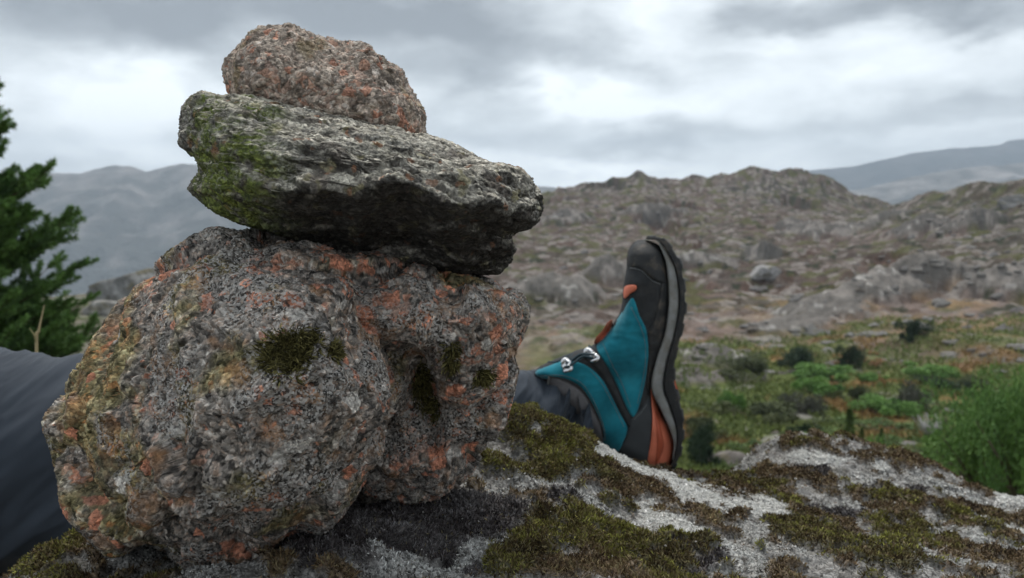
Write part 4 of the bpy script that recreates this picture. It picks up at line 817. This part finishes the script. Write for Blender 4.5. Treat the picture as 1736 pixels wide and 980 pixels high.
P2('tongue_trim', [(322, 408), (344, 384), (362, 356), (380, 346), (378, 368), (358, 400), (334, 424), (314, 432)], MB_or, .0016, .003)
# seams stitched along the panels
MB_st = mat_plain('stitch_thread', (.16, .17, .17), .8, 0, 900)
def stitches(pts, mat=None):
    P = catm(Z(pts), 400); L = np.concatenate([[0], np.cumsum(np.linalg.norm(np.diff(P, axis=0), axis=1))]); k = int(L[-1] / 3.4); parts = []
    for i in range(k):
        a = np.array([[np.interp((i + f) * 3.4, L, P[:, 0]), np.interp((i + f) * 3.4, L, P[:, 1])] for f in (.1, .4, .7)]); W3 = PIX(a[:, 0], a[:, 1], BD - surf_up(a[:, 0], a[:, 1]) - .0034); parts.append(tube(W3, [.0004, .0006, .0004], 4))
    Vs, Fs, b = [], [], 0
    for v, f in parts: Vs.append(v); Fs.append(f + b); b += len(v)
    MO('stitching', np.vstack(Vs) - BO_, np.vstack(Fs), mat or MB_st, boot)
# lacing: cords and metal hooks
def tube(pts, r, n=8, smooth_n=None, name='cord', mat=None, parent=None, origin=None, label=None, caps=True):
    P = np.asarray(pts, float); k = len(P); r = np.broadcast_to(np.asarray(r, float), (k,)); T = np.gradient(P, axis=0); T /= np.linalg.norm(T, axis=1, keepdims=True) + 1e-12
    ref = np.array([.13, .2, .97]) if abs(T[:, 2]).mean() < .8 else np.array([.97, .2, .13]); A = np.cross(T, ref); A /= np.linalg.norm(A, axis=1, keepdims=True) + 1e-9; B = np.cross(T, A)
    th = np.linspace(0, 2 * np.pi, n, endpoint=False); V = (P[:, None] + r[:, None, None] * (np.cos(th)[None, :, None] * A[:, None] + np.sin(th)[None, :, None] * B[:, None])).reshape(-1, 3)
    i = np.arange(k - 1)[:, None] * n + np.arange(n)[None]; j = np.arange(k - 1)[:, None] * n + (np.arange(n)[None] + 1) % n; Fq = np.stack([i, j, j + n, i + n], -1).reshape(-1, 4)
    if caps:
        V = np.vstack([V, P[:1], P[-1:]]); a = len(V) - 2; e0 = np.array([[(q + 1) % n, q, a, a] for q in range(n)]); 
        e0 = np.array([[(q + 1) % n, q, a, (q + 2) % n] for q in range(0, n, 2)]); e1 = np.array([[(k - 1) * n + q, (k - 1) * n + (q + 1) % n, (k - 1) * n + (q + 2) % n, a + 1] for q in range(0, n, 2)])
        e0 = np.array([[a, (q + 2) % n, (q + 1) % n, q] for q in range(0, n, 2)]); Fq = np.vstack([Fq, e0, e1])
    return V, Fq
def boot_pt(zx, zy, off):
    X = np.array([860 + zx / 2.1316]); Y = np.array([380 + zy / 2.1316]); return PIX(X, Y, BD - surf_up(X, Y) - off)[0]
for zx, zy in [(293, 463), (314, 481), (211, 500), (217, 518)]:
    p0 = boot_pt(zx, zy, .001); a = np.linspace(0, 1, 10)
    base_ = tube([p0 + [0, .002, 0], p0 + [0, -.0022, 0], p0 + [0, -.0028, 0]], [.0065, .0065, .004], 12)
    hk = tube(np.stack([p0[0] + .0052 * np.sin(a * 4.2), p0[1] - .002 - .006 * np.sin(a * 3.1), p0[2] + .004 - .009 * a], -1), .0024, 8)
    V = np.vstack([base_[0], hk[0]]); Fq = np.vstack([base_[1], hk[1] + len(base_[0])]); MO('lace_hook', V - BO_, Fq, MB_met, boot)
lc_pts = [(296, 440, .006), (312, 470, .006), (262, 472, .003), (214, 506, .006), (236, 472, -.004), (180, 498, .001), (150, 500, -.006), (216, 516, .006), (270, 480, .004), (310, 484, .006)]
V, Fq = tube(catm([boot_pt(a, b, c) for a, b, c in lc_pts], 70), .0017, 8); MO('lace', V - BO_, Fq, mat_plain('lace_cord', (.02, .04, .05), .8, .5, 2000), boot)
V, Fq = tube(catm([boot_pt(a, b, .0035) for a, b in [(152, 552), (148, 575), (154, 600), (176, 640)]], 30), .0014, 8); MO('piping', V - BO_, Fq, MB_grey, boot)
V, Fq = tube(catm([boot_pt(a, b, .0025) for a, b in [(152, 552), (200, 560), (256, 588), (291, 627), (324, 688), (345, 750), (346, 806)]], 40), .0012, 8); MO('piping', V - BO_, Fq, MB_rub, boot)
for sp in ([(345, 430), (380, 510), (414, 575), (448, 668)], [(448, 300), (492, 400), (500, 480), (490, 560), (470, 650)], [(120, 548), (205, 548), (266, 574), (302, 620), (334, 690), (352, 750), (352, 790)], [(300, 528), (340, 575), (372, 632), (402, 690), (424, 738)], [(458, 706), (488, 676), (508, 645)], [(528, 610), (572, 720), (594, 796)], [(444, 158), (484, 168), (524, 204), (560, 220)]): stitches(sp)
# midsole and outsole: lofts along the foot, with the plan shape of a real sole
mI = Z([(545, 66), (572, 140), (580, 230), (580, 310), (566, 400), (536, 490), (519, 590), (552, 668), (580, 728), (600, 790), (596, 850)])
mO = Z([(556, 68), (600, 140), (621, 220), (622, 300), (606, 400), (578, 500), (566, 590), (592, 670), (612, 735), (614, 800), (600, 856)])
oI = Z([(500, 54), (552, 66), (598, 140), (619, 220), (620, 300), (604, 400), (576, 500), (564, 590), (590, 670), (610, 735), (612, 800), (598, 856), (566, 900)])
oO = Z([(505, 44), (566, 52), (624, 130), (640, 215), (646, 305), (632, 390), (610, 480), (606, 560), (626, 640), (638, 720), (634, 790), (618, 856), (580, 910)])
def loft(I, O, Wt, n, name, mat, lug=0., bulge=0.):
    a = catm(I, n); b = catm(O, n); t = np.linspace(0, 1, n); w = np.interp(t, *zip(*Wt)); m = 28; th = np.linspace(0, 2 * np.pi, m, endpoint=False)
    c, s = np.cos(th), np.sin(th); e = .32; u = np.sign(c) * abs(c) ** e; v = np.sign(s) * abs(s) ** e          # rounded rectangle
    Vs = []
    for k in range(n):
        ext = 0.
        P = (a[k][None] * (.5 - .5 * u[:, None]) + b[k][None] * (.5 + .5 * u[:, None]))
        if lug:
            d = (b[k] - a[k]) / (np.linalg.norm(b[k] - a[k]) + 1e-9); f = (k * 1.0 / n * 13) % 1; g = 1. if f < .58 else 0.
            P = P + d[None] * (lug * (g - .4)) * np.clip(u, 0, 1)[:, None]
        Vs.append(PIX(P[:, 0], P[:, 1], BD - v * (w[k] + (bulge if not lug else .0015))))
    V = np.vstack(Vs); i = np.arange(n - 1)[:, None] * m + np.arange(m)[None]; j = np.arange(n - 1)[:, None] * m + (np.arange(m)[None] + 1) % m
    Fq = np.stack([i, j, j + m, i + m], -1).reshape(-1, 4); k0 = len(V); V = np.vstack([V, Vs[0].mean(0)[None], Vs[-1].mean(0)[None]])
    Fq = np.vstack([Fq, [[k0, (q + 2) % m, q + 1, q] for q in range(0, m, 2)], [[(n - 1) * m + q, (n - 1) * m + q + 1, (n - 1) * m + (q + 2) % m, k0 + 1] for q in range(0, m, 2)]])
    nn = normals(V, Fq); cen = V.mean(0)
    if ((V - cen) * nn).sum() < 0: Fq = Fq[:, ::-1]
    o = MO(name, V - BO_, Fq, mat, boot, smooth=not lug); return o
loft(mI, mO, [(0, .030), (.12, .044), (.3, .050), (.5, .044), (.62, .041), (.85, .041), (1, .034)], 90, 'midsole', MB_grey)
loft(oI, oO, [(0, .016), (.06, .030), (.15, .043), (.3, .052), (.5, .046), (.62, .042), (.85, .042), (.95, .036), (1, .020)], 150, 'outsole', MB_rub, lug=3.2)
P2('sole_shank', [(586, 500), (598, 488), (606, 560), (618, 600), (610, 606), (594, 570)], MB_or, -.004, .003)

# trousers: one cloth tube over thigh, knee and shin, pulled into folds
TR_C = [PIX(-760, 700, .70) + [0, 0, .0], PIX(-420, 772, .76), PIX(-150, 776, .80), PIX(0, 780, .82), PIX(150, 780, .84), PIX(380, 762, .90), PIX(600, 742, .95), PIX(780, 728, 1.0), PIX(900, 722, 1.035), PIX(970, 716, 1.045), PIX(1000, 712, 1.045)]
def trousers():
    n, m = 520, 260; P = catm(TR_C, n); t = np.linspace(0, 1, n)
    r = np.interp(t, [0, .15, .3, .42, .55, .7, .8, .88, .95, 1], [.116, .114, .112, .108, .085, .070, .064, .055, .045, .036]); r = np.convolve(np.pad(r, 12, 'edge'), np.ones(25) / 25, 'valid')
    T = np.gradient(P, axis=0); T /= np.linalg.norm(T, axis=1, keepdims=True); A = np.cross(T, [0, 0, 1.]); A /= np.linalg.norm(A, axis=1, keepdims=True); B = np.cross(A, T)
    th = np.linspace(0, 2 * np.pi, m, endpoint=False); tt, hh = np.meshgrid(t, th, indexing='ij')
    L = tt * 1.3; q = np.stack([L / .16 + hh * .55, L / .35 - hh * 1.1, 0 * L], -1).reshape(-1, 3)
    q2 = np.stack([(L * 1.0 - .12 * np.sin(hh)) * 17, (L + .15 * np.sin(hh)) * 3.5, np.cos(hh) * .7], -1).reshape(-1, 3)
    f = .017 * ridged(q2 * [.75, .8, .8], 2, .4, 501) + .006 * ridged(q2 * [1.7, 1.1, .9] + 3, 3, .5, 502) + .0010 * fbm(q2 * 3, 3, seed=503)
    f = f.reshape(n, m) * (.6 + .8 * sstep(.75, .95, tt)) - .002
    R_ = (r[:, None] * (1 + .05 * np.cos(2 * hh)) + f)
    V = (P[:, None] + R_[..., None] * (np.cos(hh)[..., None] * A[:, None] + np.sin(hh)[..., None] * B[:, None] * 1.03)).reshape(-1, 3)
    i = np.arange(n - 1)[:, None] * m + np.arange(m)[None]; j = np.arange(n - 1)[:, None] * m + (np.arange(m)[None] + 1) % m; Fq = np.stack([i, j, j + m, i + m], -1).reshape(-1, 4)
    nn = normals(V, Fq); 
    if (nn[:, 2] * (V[:, 2] - np.repeat(P[:, 2], m))).sum() < 0: Fq = Fq[:, ::-1]
    return MO('trousers', V - PO, Fq, mat_plain('trouser_cloth', (.038, .047, .061), .85, .5, 2200, .2, .15, 14, sheen=.12), person)
trousers()

sx = np.linspace(0, 1, 60); Ps = catm(TR_C, 60); rs = np.interp(sx, [0, .15, .3, .42, .55, .7, .8, .88, .95, 1], [.116, .114, .112, .108, .085, .070, .064, .055, .045, .036])
V, Fq = tube(np.stack([Ps[:, 0], Ps[:, 1] - .62 * rs, Ps[:, 2] + .80 * rs + .001], -1)[2:58], .0016, 6); MO('seam', V - PO, Fq, mat_plain('seam_thread', (.028, .035, .048), .9, 0, 900), person)

# ------------------------------------------------------------------ pine tree beside the outcrop
def merge(parts):
    Vs, Fs, b = [], [], 0
    for v, f in parts: Vs.append(v); Fs.append(np.asarray(f) + b); b += len(v)
    return np.vstack(Vs), np.vstack(Fs)
def leaves(base, direc, L, Wd, cols):
    n = len(base); side = np.cross(direc, rng.normal(size=(n, 3))); side /= np.linalg.norm(side, axis=1, keepdims=True) + 1e-9
    w = (Wd * .5)[:, None] * side; T = base + direc * L[:, None]; Mm = base + direc * L[:, None] * .5
    V = np.stack([base, Mm + w, T, Mm - w], 1).reshape(-1, 3); k = np.arange(n)[:, None] * 4
    return V, k + [0, 1, 2, 3], np.repeat(cols, 4, 0)
def pine(px, py, d, H, label, sway=0.):
    o = PIX(px, py, d); o[2] = terr_z(o[0], o[1])[0] - .05; root = empty('pine_tree', o); tag(root, label, 'tree', kind='thing')
    k = 24; t = np.linspace(0, 1, k); tr = np.stack([.10 * np.sin(t * 4), .08 * np.cos(t * 3) - .08, t * H], -1)
    V, Fq = tube(tr, .085 * (1 - t * .93) + .004, 12); MO('trunk', V, Fq, MAT_BARK, root, np.tile([.11, .075, .055], (len(V), 1)))
    limbs, nb, nd, nl, ntip = [], [], [], [], []
    nw = int(H / .135)
    for w in range(nw):
        z = H * (.08 + .90 * w / nw); f = 1 - z / H
        reach = (1.24 * f ** .66 + .10) * rng.uniform(.75, 1.15) * (H / 4.2)
        for q in range(rng.integers(5, 9)):
            a = rng.uniform(0, 2 * np.pi); Lb = reach * rng.uniform(.55, 1.12); s = np.linspace(0, 1, 9)
            rise = .22 * Lb * s ** 2 * 2.1 - .10 * Lb * s + rng.uniform(-.05, .05) * s
            P = np.stack([np.cos(a) * Lb * s, np.sin(a) * Lb * s, z + rise], -1) + [np.interp(z, tr[:, 2], tr[:, 0]), np.interp(z, tr[:, 2], tr[:, 1]), 0]
            P[:, :2] += np.cumsum(rng.normal(size=(9, 2)) * .012, 0); limbs.append(tube(P, .016 * (1 - s * .8) * (.5 + f), 6))
            for sidx in range(2, 9):                                    # side twigs
                for _ in range(3 if sidx < 8 else 2):
                    aa = a + rng.uniform(-1.5, 1.5) * (1.0 if sidx < 8 else .5); l2 = Lb * rng.uniform(.22, .50) * (1.15 - .45 * sidx / 8); e = np.array([np.cos(aa), np.sin(aa), rng.uniform(.15, .9)]); e /= np.linalg.norm(e)
                    b0 = P[sidx]; limbs.append(tube(np.stack([b0, b0 + e * l2 * .5, b0 + e * l2 + [0, 0, .02]]), [.004, .003, .002], 4))
                    m = int(40 + 150 * l2 / .3); u = rng.uniform(.15, 1.02, m)[:, None]; bb = b0 + e * l2 * u + [0, 0, .02] * u
                    dd = e * .75 + rng.normal(size=(m, 3)) * .62 + [0, 0, .25]; dd /= np.linalg.norm(dd, axis=1, keepdims=True)
                    nb.append(bb); nd.append(dd); nl.append(np.full(m, rng.uniform(.045, .075))); ntip.append(np.clip(sidx / 8 * .6 + u[:, 0] * .4 + rng.normal() * .18, 0, 1))
    V, Fq = merge(limbs); cr_b = MO('branches', V, Fq, MAT_BARK, root, np.tile([.09, .065, .045], (len(V), 1)))
    B = np.vstack(nb); D = np.vstack(nd); L = np.concatenate(nl); T = np.concatenate(ntip)
    C = lerp(np.tile([.035, .075, .026], (len(B), 1)), [.12, .22, .055], T ** 1.3) * rng.uniform(.7, 1.3, (len(B), 1))
    V, Fq, C = leaves(B, D, L * 1.05, np.full(len(B), .011), C); MO('crown', V, Fq, MAT_LEAF, root, C, smooth=False)
    return root
pine(-75, 560, 8.0, 3.9, 'dark green pine tree behind the slate trousers, branches tipped lighter green')
pine(75, 560, 10.5, 1.15, 'low young pine behind the tall pine and the dry grass stalk')

# dry stalk by the leg
gp = PIX(58, 640, 1.25); gp[2] = -.46
V1, F1_ = tube(catm([gp, PIX(62, 590, 1.25), PIX(66, 560, 1.25), PIX(75, 518, 1.25)], 24), np.interp(np.linspace(0, 1, 24), [0, .5, 1], [.0022, .0026, .0006]), 8)
st = empty('grass_stalk', gp); tag(st, 'single dry straw coloured grass stalk rising behind the slate trousers', 'grass stalk', kind='thing')
MO('stem', V1 - gp, F1_, mat_plain('straw', (.42, .34, .19), .8, .2, 900), st)
V2, F2_ = tube([PIX(62, 585, 1.25), PIX(58, 568, 1.245), PIX(50, 556, 1.24)], [.0012, .0012, .0003], 6); MO('leaf', V2 - gp, F2_, mat_plain('straw_leaf', (.30, .27, .13), .8, .2, 900), st)

# ------------------------------------------------------------------ field boulders
def ico(sub):
    import bmesh
    bm = bmesh.new(); bmesh.ops.create_icosphere(bm, subdivisions=sub, radius=1); bm.verts.ensure_lookup_table()
    V = np.array([v.co[:] for v in bm.verts]); Fq = np.array([[v.index for v in f.verts] for f in bm.faces]); bm.free(); return V, Fq
IV, IF = ico(5); IV3, IF3 = ico(4)
def rockmesh(name, seed, flat, tone, hi=False):
    V, Fq = (IV, IF) if hi else (IV3, IF3); R_ = np.random.default_rng(seed); U = V.copy(); r = np.full(len(V), 1.15)
    for _ in range(16):
        nrm = R_.normal(size=3); nrm /= np.linalg.norm(nrm); h = R_.uniform(.55, .98); d = V @ nrm; r = np.where(d > .05, np.minimum(r, h / np.maximum(d, .05)), r)
    W_ = V * r[:, None]; W_ = W_ * (1 + .10 * fbm(W_ * 2.2, 4, seed=seed) + .07 * ridged(W_ * np.array([1.6, 1.6, 4.5]), 4, .55, seed + 1))[:, None]; W_[:, 2] *= flat; W_[:, 0] *= R_.uniform(1, 1.5)
    tone = np.array(tone) * .72; c = lerp(np.tile(tone, (len(V), 1)), np.array(tone) * 1.5, sstep(-.1, .3, fbm(V * 3, 4, seed=seed + 2))); c = lerp(c, [.09, .085, .07], sstep(.1, .3, fbm(V * 4 + 3, 4, seed=seed + 3)) * .6); c = lerp(c, [.16, .14, .08], sstep(.15, .3, fbm(V * 2.5 + 8, 3, seed=seed + 4)) * .6)
    return meshdata(name, W_, Fq, MAT_STONE, c)
RM = [rockmesh('stone', 600 + k, f, t) for k, (f, t) in enumerate([(.6, (.24, .23, .22)), (.5, (.27, .255, .245)), (.75, (.20, .185, .18)), (.55, (.25, .22, .20)), (.4, (.28, .27, .265)), (.8, (.22, .21, .205))])]
def put_rock(px, py, wpx, label, k=0, flat=1., yaw=None, hi=False, group=None, dmin=9, sink=.3, tone=None, name='boulder', long=1.0):
    p = on_terrain(px, py, dmin); s = wpx / FPX * p[1] * .5
    me = rockmesh('stone', 700 + int(px), .6, tone or (.26, .25, .24), True) if hi else RM[k % len(RM)]
    o = bpy.data.objects.new(name, me); o.location = (p[0], p[1], p[2] + s * .10 * flat - s * sink * .5); o.scale = (s * .8 * long, s * .8, s * flat * .9); o.rotation_euler = (0, 0, rng.uniform(-.5, .5) if yaw is None else yaw); link(o)
    tag(o, label, 'boulder', group, 'thing'); return o
put_rock(1262, 792, 120, 'brownish grey boulder in the grass just beyond the crest of the near outcrop', hi=True, tone=(.19, .17, .155), flat=.75, yaw=.1)
put_rock(1295, 462, 54, 'squared pale boulder alone on the brown hillside, right of the boot toe', hi=True, tone=(.36, .35, .345), flat=.9, yaw=.4)
put_rock(1270, 660, 60, 'small pale rock among bushes right of the boot heel', hi=True, tone=(.30, .28, .25), flat=.6)
put_rock(1330, 742, 60, 'pale flat rock in the green valley left of the slender saplings', hi=True, tone=(.33, .32, .31), flat=.5)
put_rock(1730, 345, 90, 'dark knob of rock on the skyline at the right', hi=True, tone=(.12, .12, .12), flat=1.5, sink=1.5)
put_rock(1300, 575, 70, 'tan rock on the slope above the bushes', hi=True, tone=(.25, .23, .20), flat=.5)
for i, (px, py, w, f, lab) in enumerate([(245, 450, 120, .9, 'dark layered rock knob behind the left shoulder of the large boulder'), (200, 490, 110, .55, 'pale sloping rock slab behind the left of the large boulder'), (270, 470, 90, .7, 'grey cracked rock tucked behind the dark layered knob')]):
    p = PIX(px, py, 24 + i * -1.5); s = w / FPX * p[1] * .5; me = rockmesh('stone', 820 + i, .7, [(.21, .21, .205), (.34, .33, .31), (.28, .27, .26)][i], True); o = bpy.data.objects.new('boulder', me)
    o.location = p - np.array([0, 0, s * .9]); o.scale = (s, s * 1.2, s * f * 1.9); o.rotation_euler = (0, -.35, .2); link(o); tag(o, lab, 'boulder', kind='thing')
R2 = np.random.default_rng(31)
for i in range(16):
    t = i / 15; put_rock(1370 + 230 * t + R2.uniform(-14, 14), 580 - 58 * t + R2.uniform(-16, 26), R2.uniform(16, 44), 'angular slab piled against the long pale rock outcrop', flat=R2.uniform(.6, 1.3), hi=True, tone=(.27, .26, .25), yaw=R2.uniform(-.9, .9), group='slabs of the long pale outcrop')

def scatter(n, box, wr, group, label, ks):
    for i in range(n):
        px = R2.uniform(box[0], box[1]); py = box[2] + (box[3] - box[2]) * R2.random() ** .8
        put_rock(px, py, R2.uniform(*wr) * (.5 + .9 * (py - 330) / 250), label, k=int(R2.choice(ks)), flat=R2.uniform(.5, 1.1), group=group)
scatter(125, (900, 1736, 345, 560), (7, 19), 'grey boulders strewn over the brown hillside', 'grey boulder strewn on the brown hillside', [0, 1, 2, 3, 4, 5])
scatter(55, (1520, 1736, 335, 470), (8, 20), 'grey blocks on the right hand slope', 'grey block on the stony slope below the dark knob', [0, 1, 4, 5])
scatter(45, (1160, 1736, 545, 640), (10, 24), 'pale stones at the foot of the slope', 'pale stone on the orange ground at the foot of the slope', [1, 3, 4])
scatter(16, (1170, 1700, 640, 780), (10, 22), 'stones showing in the green valley', 'stone showing among the valley bushes', [0, 1, 3])

# ------------------------------------------------------------------ bushes of the valley
def bush_mesh(seed, n, sx, sz, lobes, c0, c1, ls):
    R_ = np.random.default_rng(seed); ctr = np.stack([R_.normal(size=lobes) * .42 * sx, R_.normal(size=lobes) * .42 * sx, R_.uniform(.15, .9, lobes) * sz], -1); lr = R_.uniform(.16, .36, lobes)
    k = R_.integers(0, lobes, n); dv = R_.normal(size=(n, 3)); dv /= np.linalg.norm(dv, axis=1, keepdims=True); b = ctr[k] + dv * (lr[k] * R_.random(n) ** .4)[:, None]; b[:, 2] = np.abs(b[:, 2])
    d = dv * .7 + R_.normal(size=(n, 3)) * .6 + [0, 0, .3]; d /= np.linalg.norm(d, axis=1, keepdims=True)
    t = np.clip(R_.random(lobes)[k] * .7 + R_.random(n) * .3, 0, 1); C = lerp(np.tile(c0, (n, 1)), c1, t) * R_.uniform(.8, 1.2, (n, 1))
    V, Fq, C = leaves(b, d, R_.uniform(.6, 1.3, n) * ls, R_.uniform(.25, .45, n) * ls, C); fo = meshdata('foliage', V, Fq, MAT_LEAF, C, False)
    st = merge([tube(np.stack([[0, 0, -.1], ctr[q] * .5 + [0, 0, .02], ctr[q]]), [.03, .02, .008], 5) for q in range(lobes)]); return fo, meshdata('stems', st[0], st[1], MAT_BARK, np.tile([.10, .08, .06], (len(st[0]), 1)))
KD = {'dark': bush_mesh(1, 5200, 1, 1.1, 16, (.016, .034, .016), (.035, .065, .028), .12), 'green': bush_mesh(2, 5600, 1, 1.1, 15, (.06, .145, .032), (.16, .29, .065), .13), 'olive': bush_mesh(3, 4600, 1.15, .8, 15, (.045, .06, .025), (.10, .115, .045), .12),
      'low': bush_mesh(4, 4600, 1.5, .5, 16, (.04, .085, .02), (.11, .16, .04), .12), 'greybush': bush_mesh(5, 3800, 1, .95, 16, (.06, .065, .05), (.12, .12, .09), .11), 'big': bush_mesh(9, 11000, 1.25, 1.1, 40, (.06, .13, .035), (.18, .31, .08), .085), 'rusty': bush_mesh(6, 3600, 1.5, .5, 14, (.14, .055, .02), (.30, .15, .05), .12)}
def bush(kind, px, py, wpx, hpx, label, name='bush', d=None, group=None):
    p = on_terrain(px, py) if d is None else PIX(px, py, d); s = wpx / FPX * p[1] / 1.5; h = hpx / FPX * p[1] / 1.15; root = empty(name, (p[0], p[1], p[2] - .05 * h))
    fo, stm = KD[kind]
    for nm, me in (('foliage', fo), ('stems', stm)): o = bpy.data.objects.new(nm, me); link(o, root)
    root.scale = (s, s, h); root.rotation_euler = (0, 0, rng.uniform(0, 6.28)); tag(root, label, 'bush', group, 'thing'); return root
BL = [('dark', 1545, 577, 36, 36, 'small round dark green bush alone on the pale rocks'), ('dark', 1350, 622, 62, 34, 'dark bush at the upper left edge of the valley'), ('dark', 1440, 622, 38, 38, 'dark conical bush in front of the rusty strip of ground'), ('olive', 1275, 630, 80, 30, 'olive bush between the pale rocks and the dark bushes'),
      ('green', 1395, 645, 80, 26, 'green low thicket below the dark conical bush'), ('green', 1580, 640, 70, 20, 'spreading green bush near the upper right valley'), ('greybush', 1555, 700, 60, 62, 'grey green leafless looking bush in the middle of the valley'), ('olive', 1450, 680, 44, 34, 'rounded olive bush left of the grey green bush'),
      ('green', 1240, 700, 34, 36, 'small bright bush beside the rocks near the boot'), ('olive', 1300, 712, 110, 44, 'wide olive thicket in the left valley'), ('greybush', 1360, 700, 60, 40, 'greyish thicket right of the wide olive thicket'), ('dark', 1360, 752, 36, 34, 'dark round bush left of the saplings'), ('dark', 1190, 795, 60, 72, 'tall dark bush right of the boot heel'),
      ('olive', 1180, 735, 60, 40, 'olive bush behind the tall dark bush'), ('green', 1500, 705, 80, 30, 'low green bush under the grey green bush'), ('low', 1540, 745, 120, 26, 'low green patch of bush below the middle of the valley'), ('low', 1440, 775, 130, 26, 'low green bush behind the crest of the near outcrop'),
      ('rusty', 1465, 612, 60, 14, 'rusty red low bush between the dark conical bush and the orange ground'), ('rusty', 1420, 655, 60, 12, 'rusty low bush on the orange clearing'), ('green', 1385, 672, 60, 30, 'green bush above the orange clearing'), ('low', 1620, 790, 140, 40, 'broad green bush beyond the right flank of the outcrop'),
      ('olive', 1660, 660, 60, 24, 'olive bush near the right edge below the pale rock'), ('green', 1475, 648, 36, 14, 'tiny green bush on the clearing'), ('dark', 1600, 660, 50, 18, 'flat dark bush above the grey green bush'), ('low', 1330, 775, 90, 26, 'low bush beside the brownish boulder')]
for b in BL: bush(*b)
bush('big', 1665, 830, 150, 175, 'large soft green bush at the right edge of the valley', d=17)
bush('big', 1740, 850, 130, 220, 'tall green bush partly cut off by the right edge', d=15)
bush('dark', 1700, 870, 90, 130, 'dark bush between the two large green bushes', d=18)  # same dark leaf colours as the other dark bushes
# slender saplings and a dead shrub
def sapling(px, py, hpx, label, cone=.24):
    p = on_terrain(px, py); H = hpx / FPX * p[1]; root = empty('sapling', p); tag(root, label, 'sapling', kind='thing'); t = np.linspace(0, 1, 8)
    V, Fq = tube(np.stack([.02 * np.sin(t * 5), 0 * t, t * H], -1), .03 * (1 - .9 * t), 6); MO('trunk', V, Fq, MAT_BARK, root, np.tile([.1, .08, .05], (len(V), 1)))
    n = 1300; z = rng.random(n) ** .9; r = cone * H * (1.05 - z) * rng.random(n) ** .5 * (.75 + .5 * gn(np.stack([z * 9, 0 * z, 0 * z + px], -1), 3)); a = rng.uniform(0, 6.28, n); b = np.stack([r * np.cos(a), r * np.sin(a), z * H], -1); d = np.stack([np.cos(a), np.sin(a), np.full(n, .9)], -1) + rng.normal(size=(n, 3)) * .4; d /= np.linalg.norm(d, axis=1, keepdims=True)
    C = lerp(np.tile([.04, .08, .015], (n, 1)), [.11, .17, .03], rng.random(n)); V, Fq, C = leaves(b, d, np.full(n, .06 * H), np.full(n, .02 * H), C); MO('crown', V, Fq, MAT_LEAF, root, C, smooth=False)
sapling(1436, 790, 100, 'slender dark sapling standing behind the outcrop crest'); sapling(1458, 782, 60, 'shorter bright yellow green sapling beside the slender dark one', .2); sapling(1492, 775, 50, 'small sapling right of the pair behind the crest')
def dead_shrub(px, py, hpx):
    p = on_terrain(px, py); H = hpx / FPX * p[1]; parts = []; R_ = np.random.default_rng(5)
    for _ in range(70):
        a = R_.uniform(0, 6.28); e = np.array([np.cos(a) * R_.uniform(.2, .9), np.sin(a) * .6, 1]) * H * R_.uniform(.5, 1); q = np.stack([[0, 0, 0], e * .5 + R_.normal(size=3) * .05 * H, e]); parts.append(tube(q, [.03, .022, .012], 5))
    V, Fq = merge(parts); o = MO('dead_shrub', V, Fq, MAT_BARK, None, np.tile([.38, .37, .36], (len(V), 1)), origin=None); o.location = p; tag(o, 'bare silver grey dead shrub in the green valley', 'shrub', kind='thing')
dead_shrub(1580, 745, 42)
# bracken and grass covering the valley floor
def cover():
    n = 110000; px = rng.uniform(1120, 1900, n); m_ = rng.random(n) < .18; px[m_] = rng.uniform(860, 1120, m_.sum()); d = np.exp(rng.uniform(math.log(22), math.log(88), n)); x = (px - CX) / 1327 * d; z = terr_z(x, d); Pn = np.stack([x, d, 0 * x], -1)
    keep = (fbm(Pn / 5, 3, seed=48) > -.12 + .5 * sstep(1150, 900, px)) & (rng.random(n) < .8); x, d, z, Pn = x[keep], d[keep], z[keep], Pn[keep]; n = len(x); b = np.stack([x, d, z], -1)
    dr = rng.normal(size=(n, 3)) * [.7, .7, .35] + [0, 0, .75]; dr /= np.linalg.norm(dr, axis=1, keepdims=True); t = np.clip(.5 + .8 * fbm(Pn / 3, 3, seed=77) + rng.normal(size=n) * .12, 0, 1)
    C = lerp(np.tile([.085, .125, .035], (n, 1)), [.21, .24, .07], t); C = lerp(C, [.27, .16, .06], sstep(.1, .3, fbm(Pn / 6.5, 3, seed=50)) * .9); V, Fq, C = leaves(b, dr, rng.uniform(.25, .6, n), rng.uniform(.08, .2, n), C)
    o = MO('bracken', V, Fq, MAT_LEAF, None, C, smooth=False); tag(o, 'green and rusty bracken covering the valley floor', 'bracken', kind='stuff')
cover()
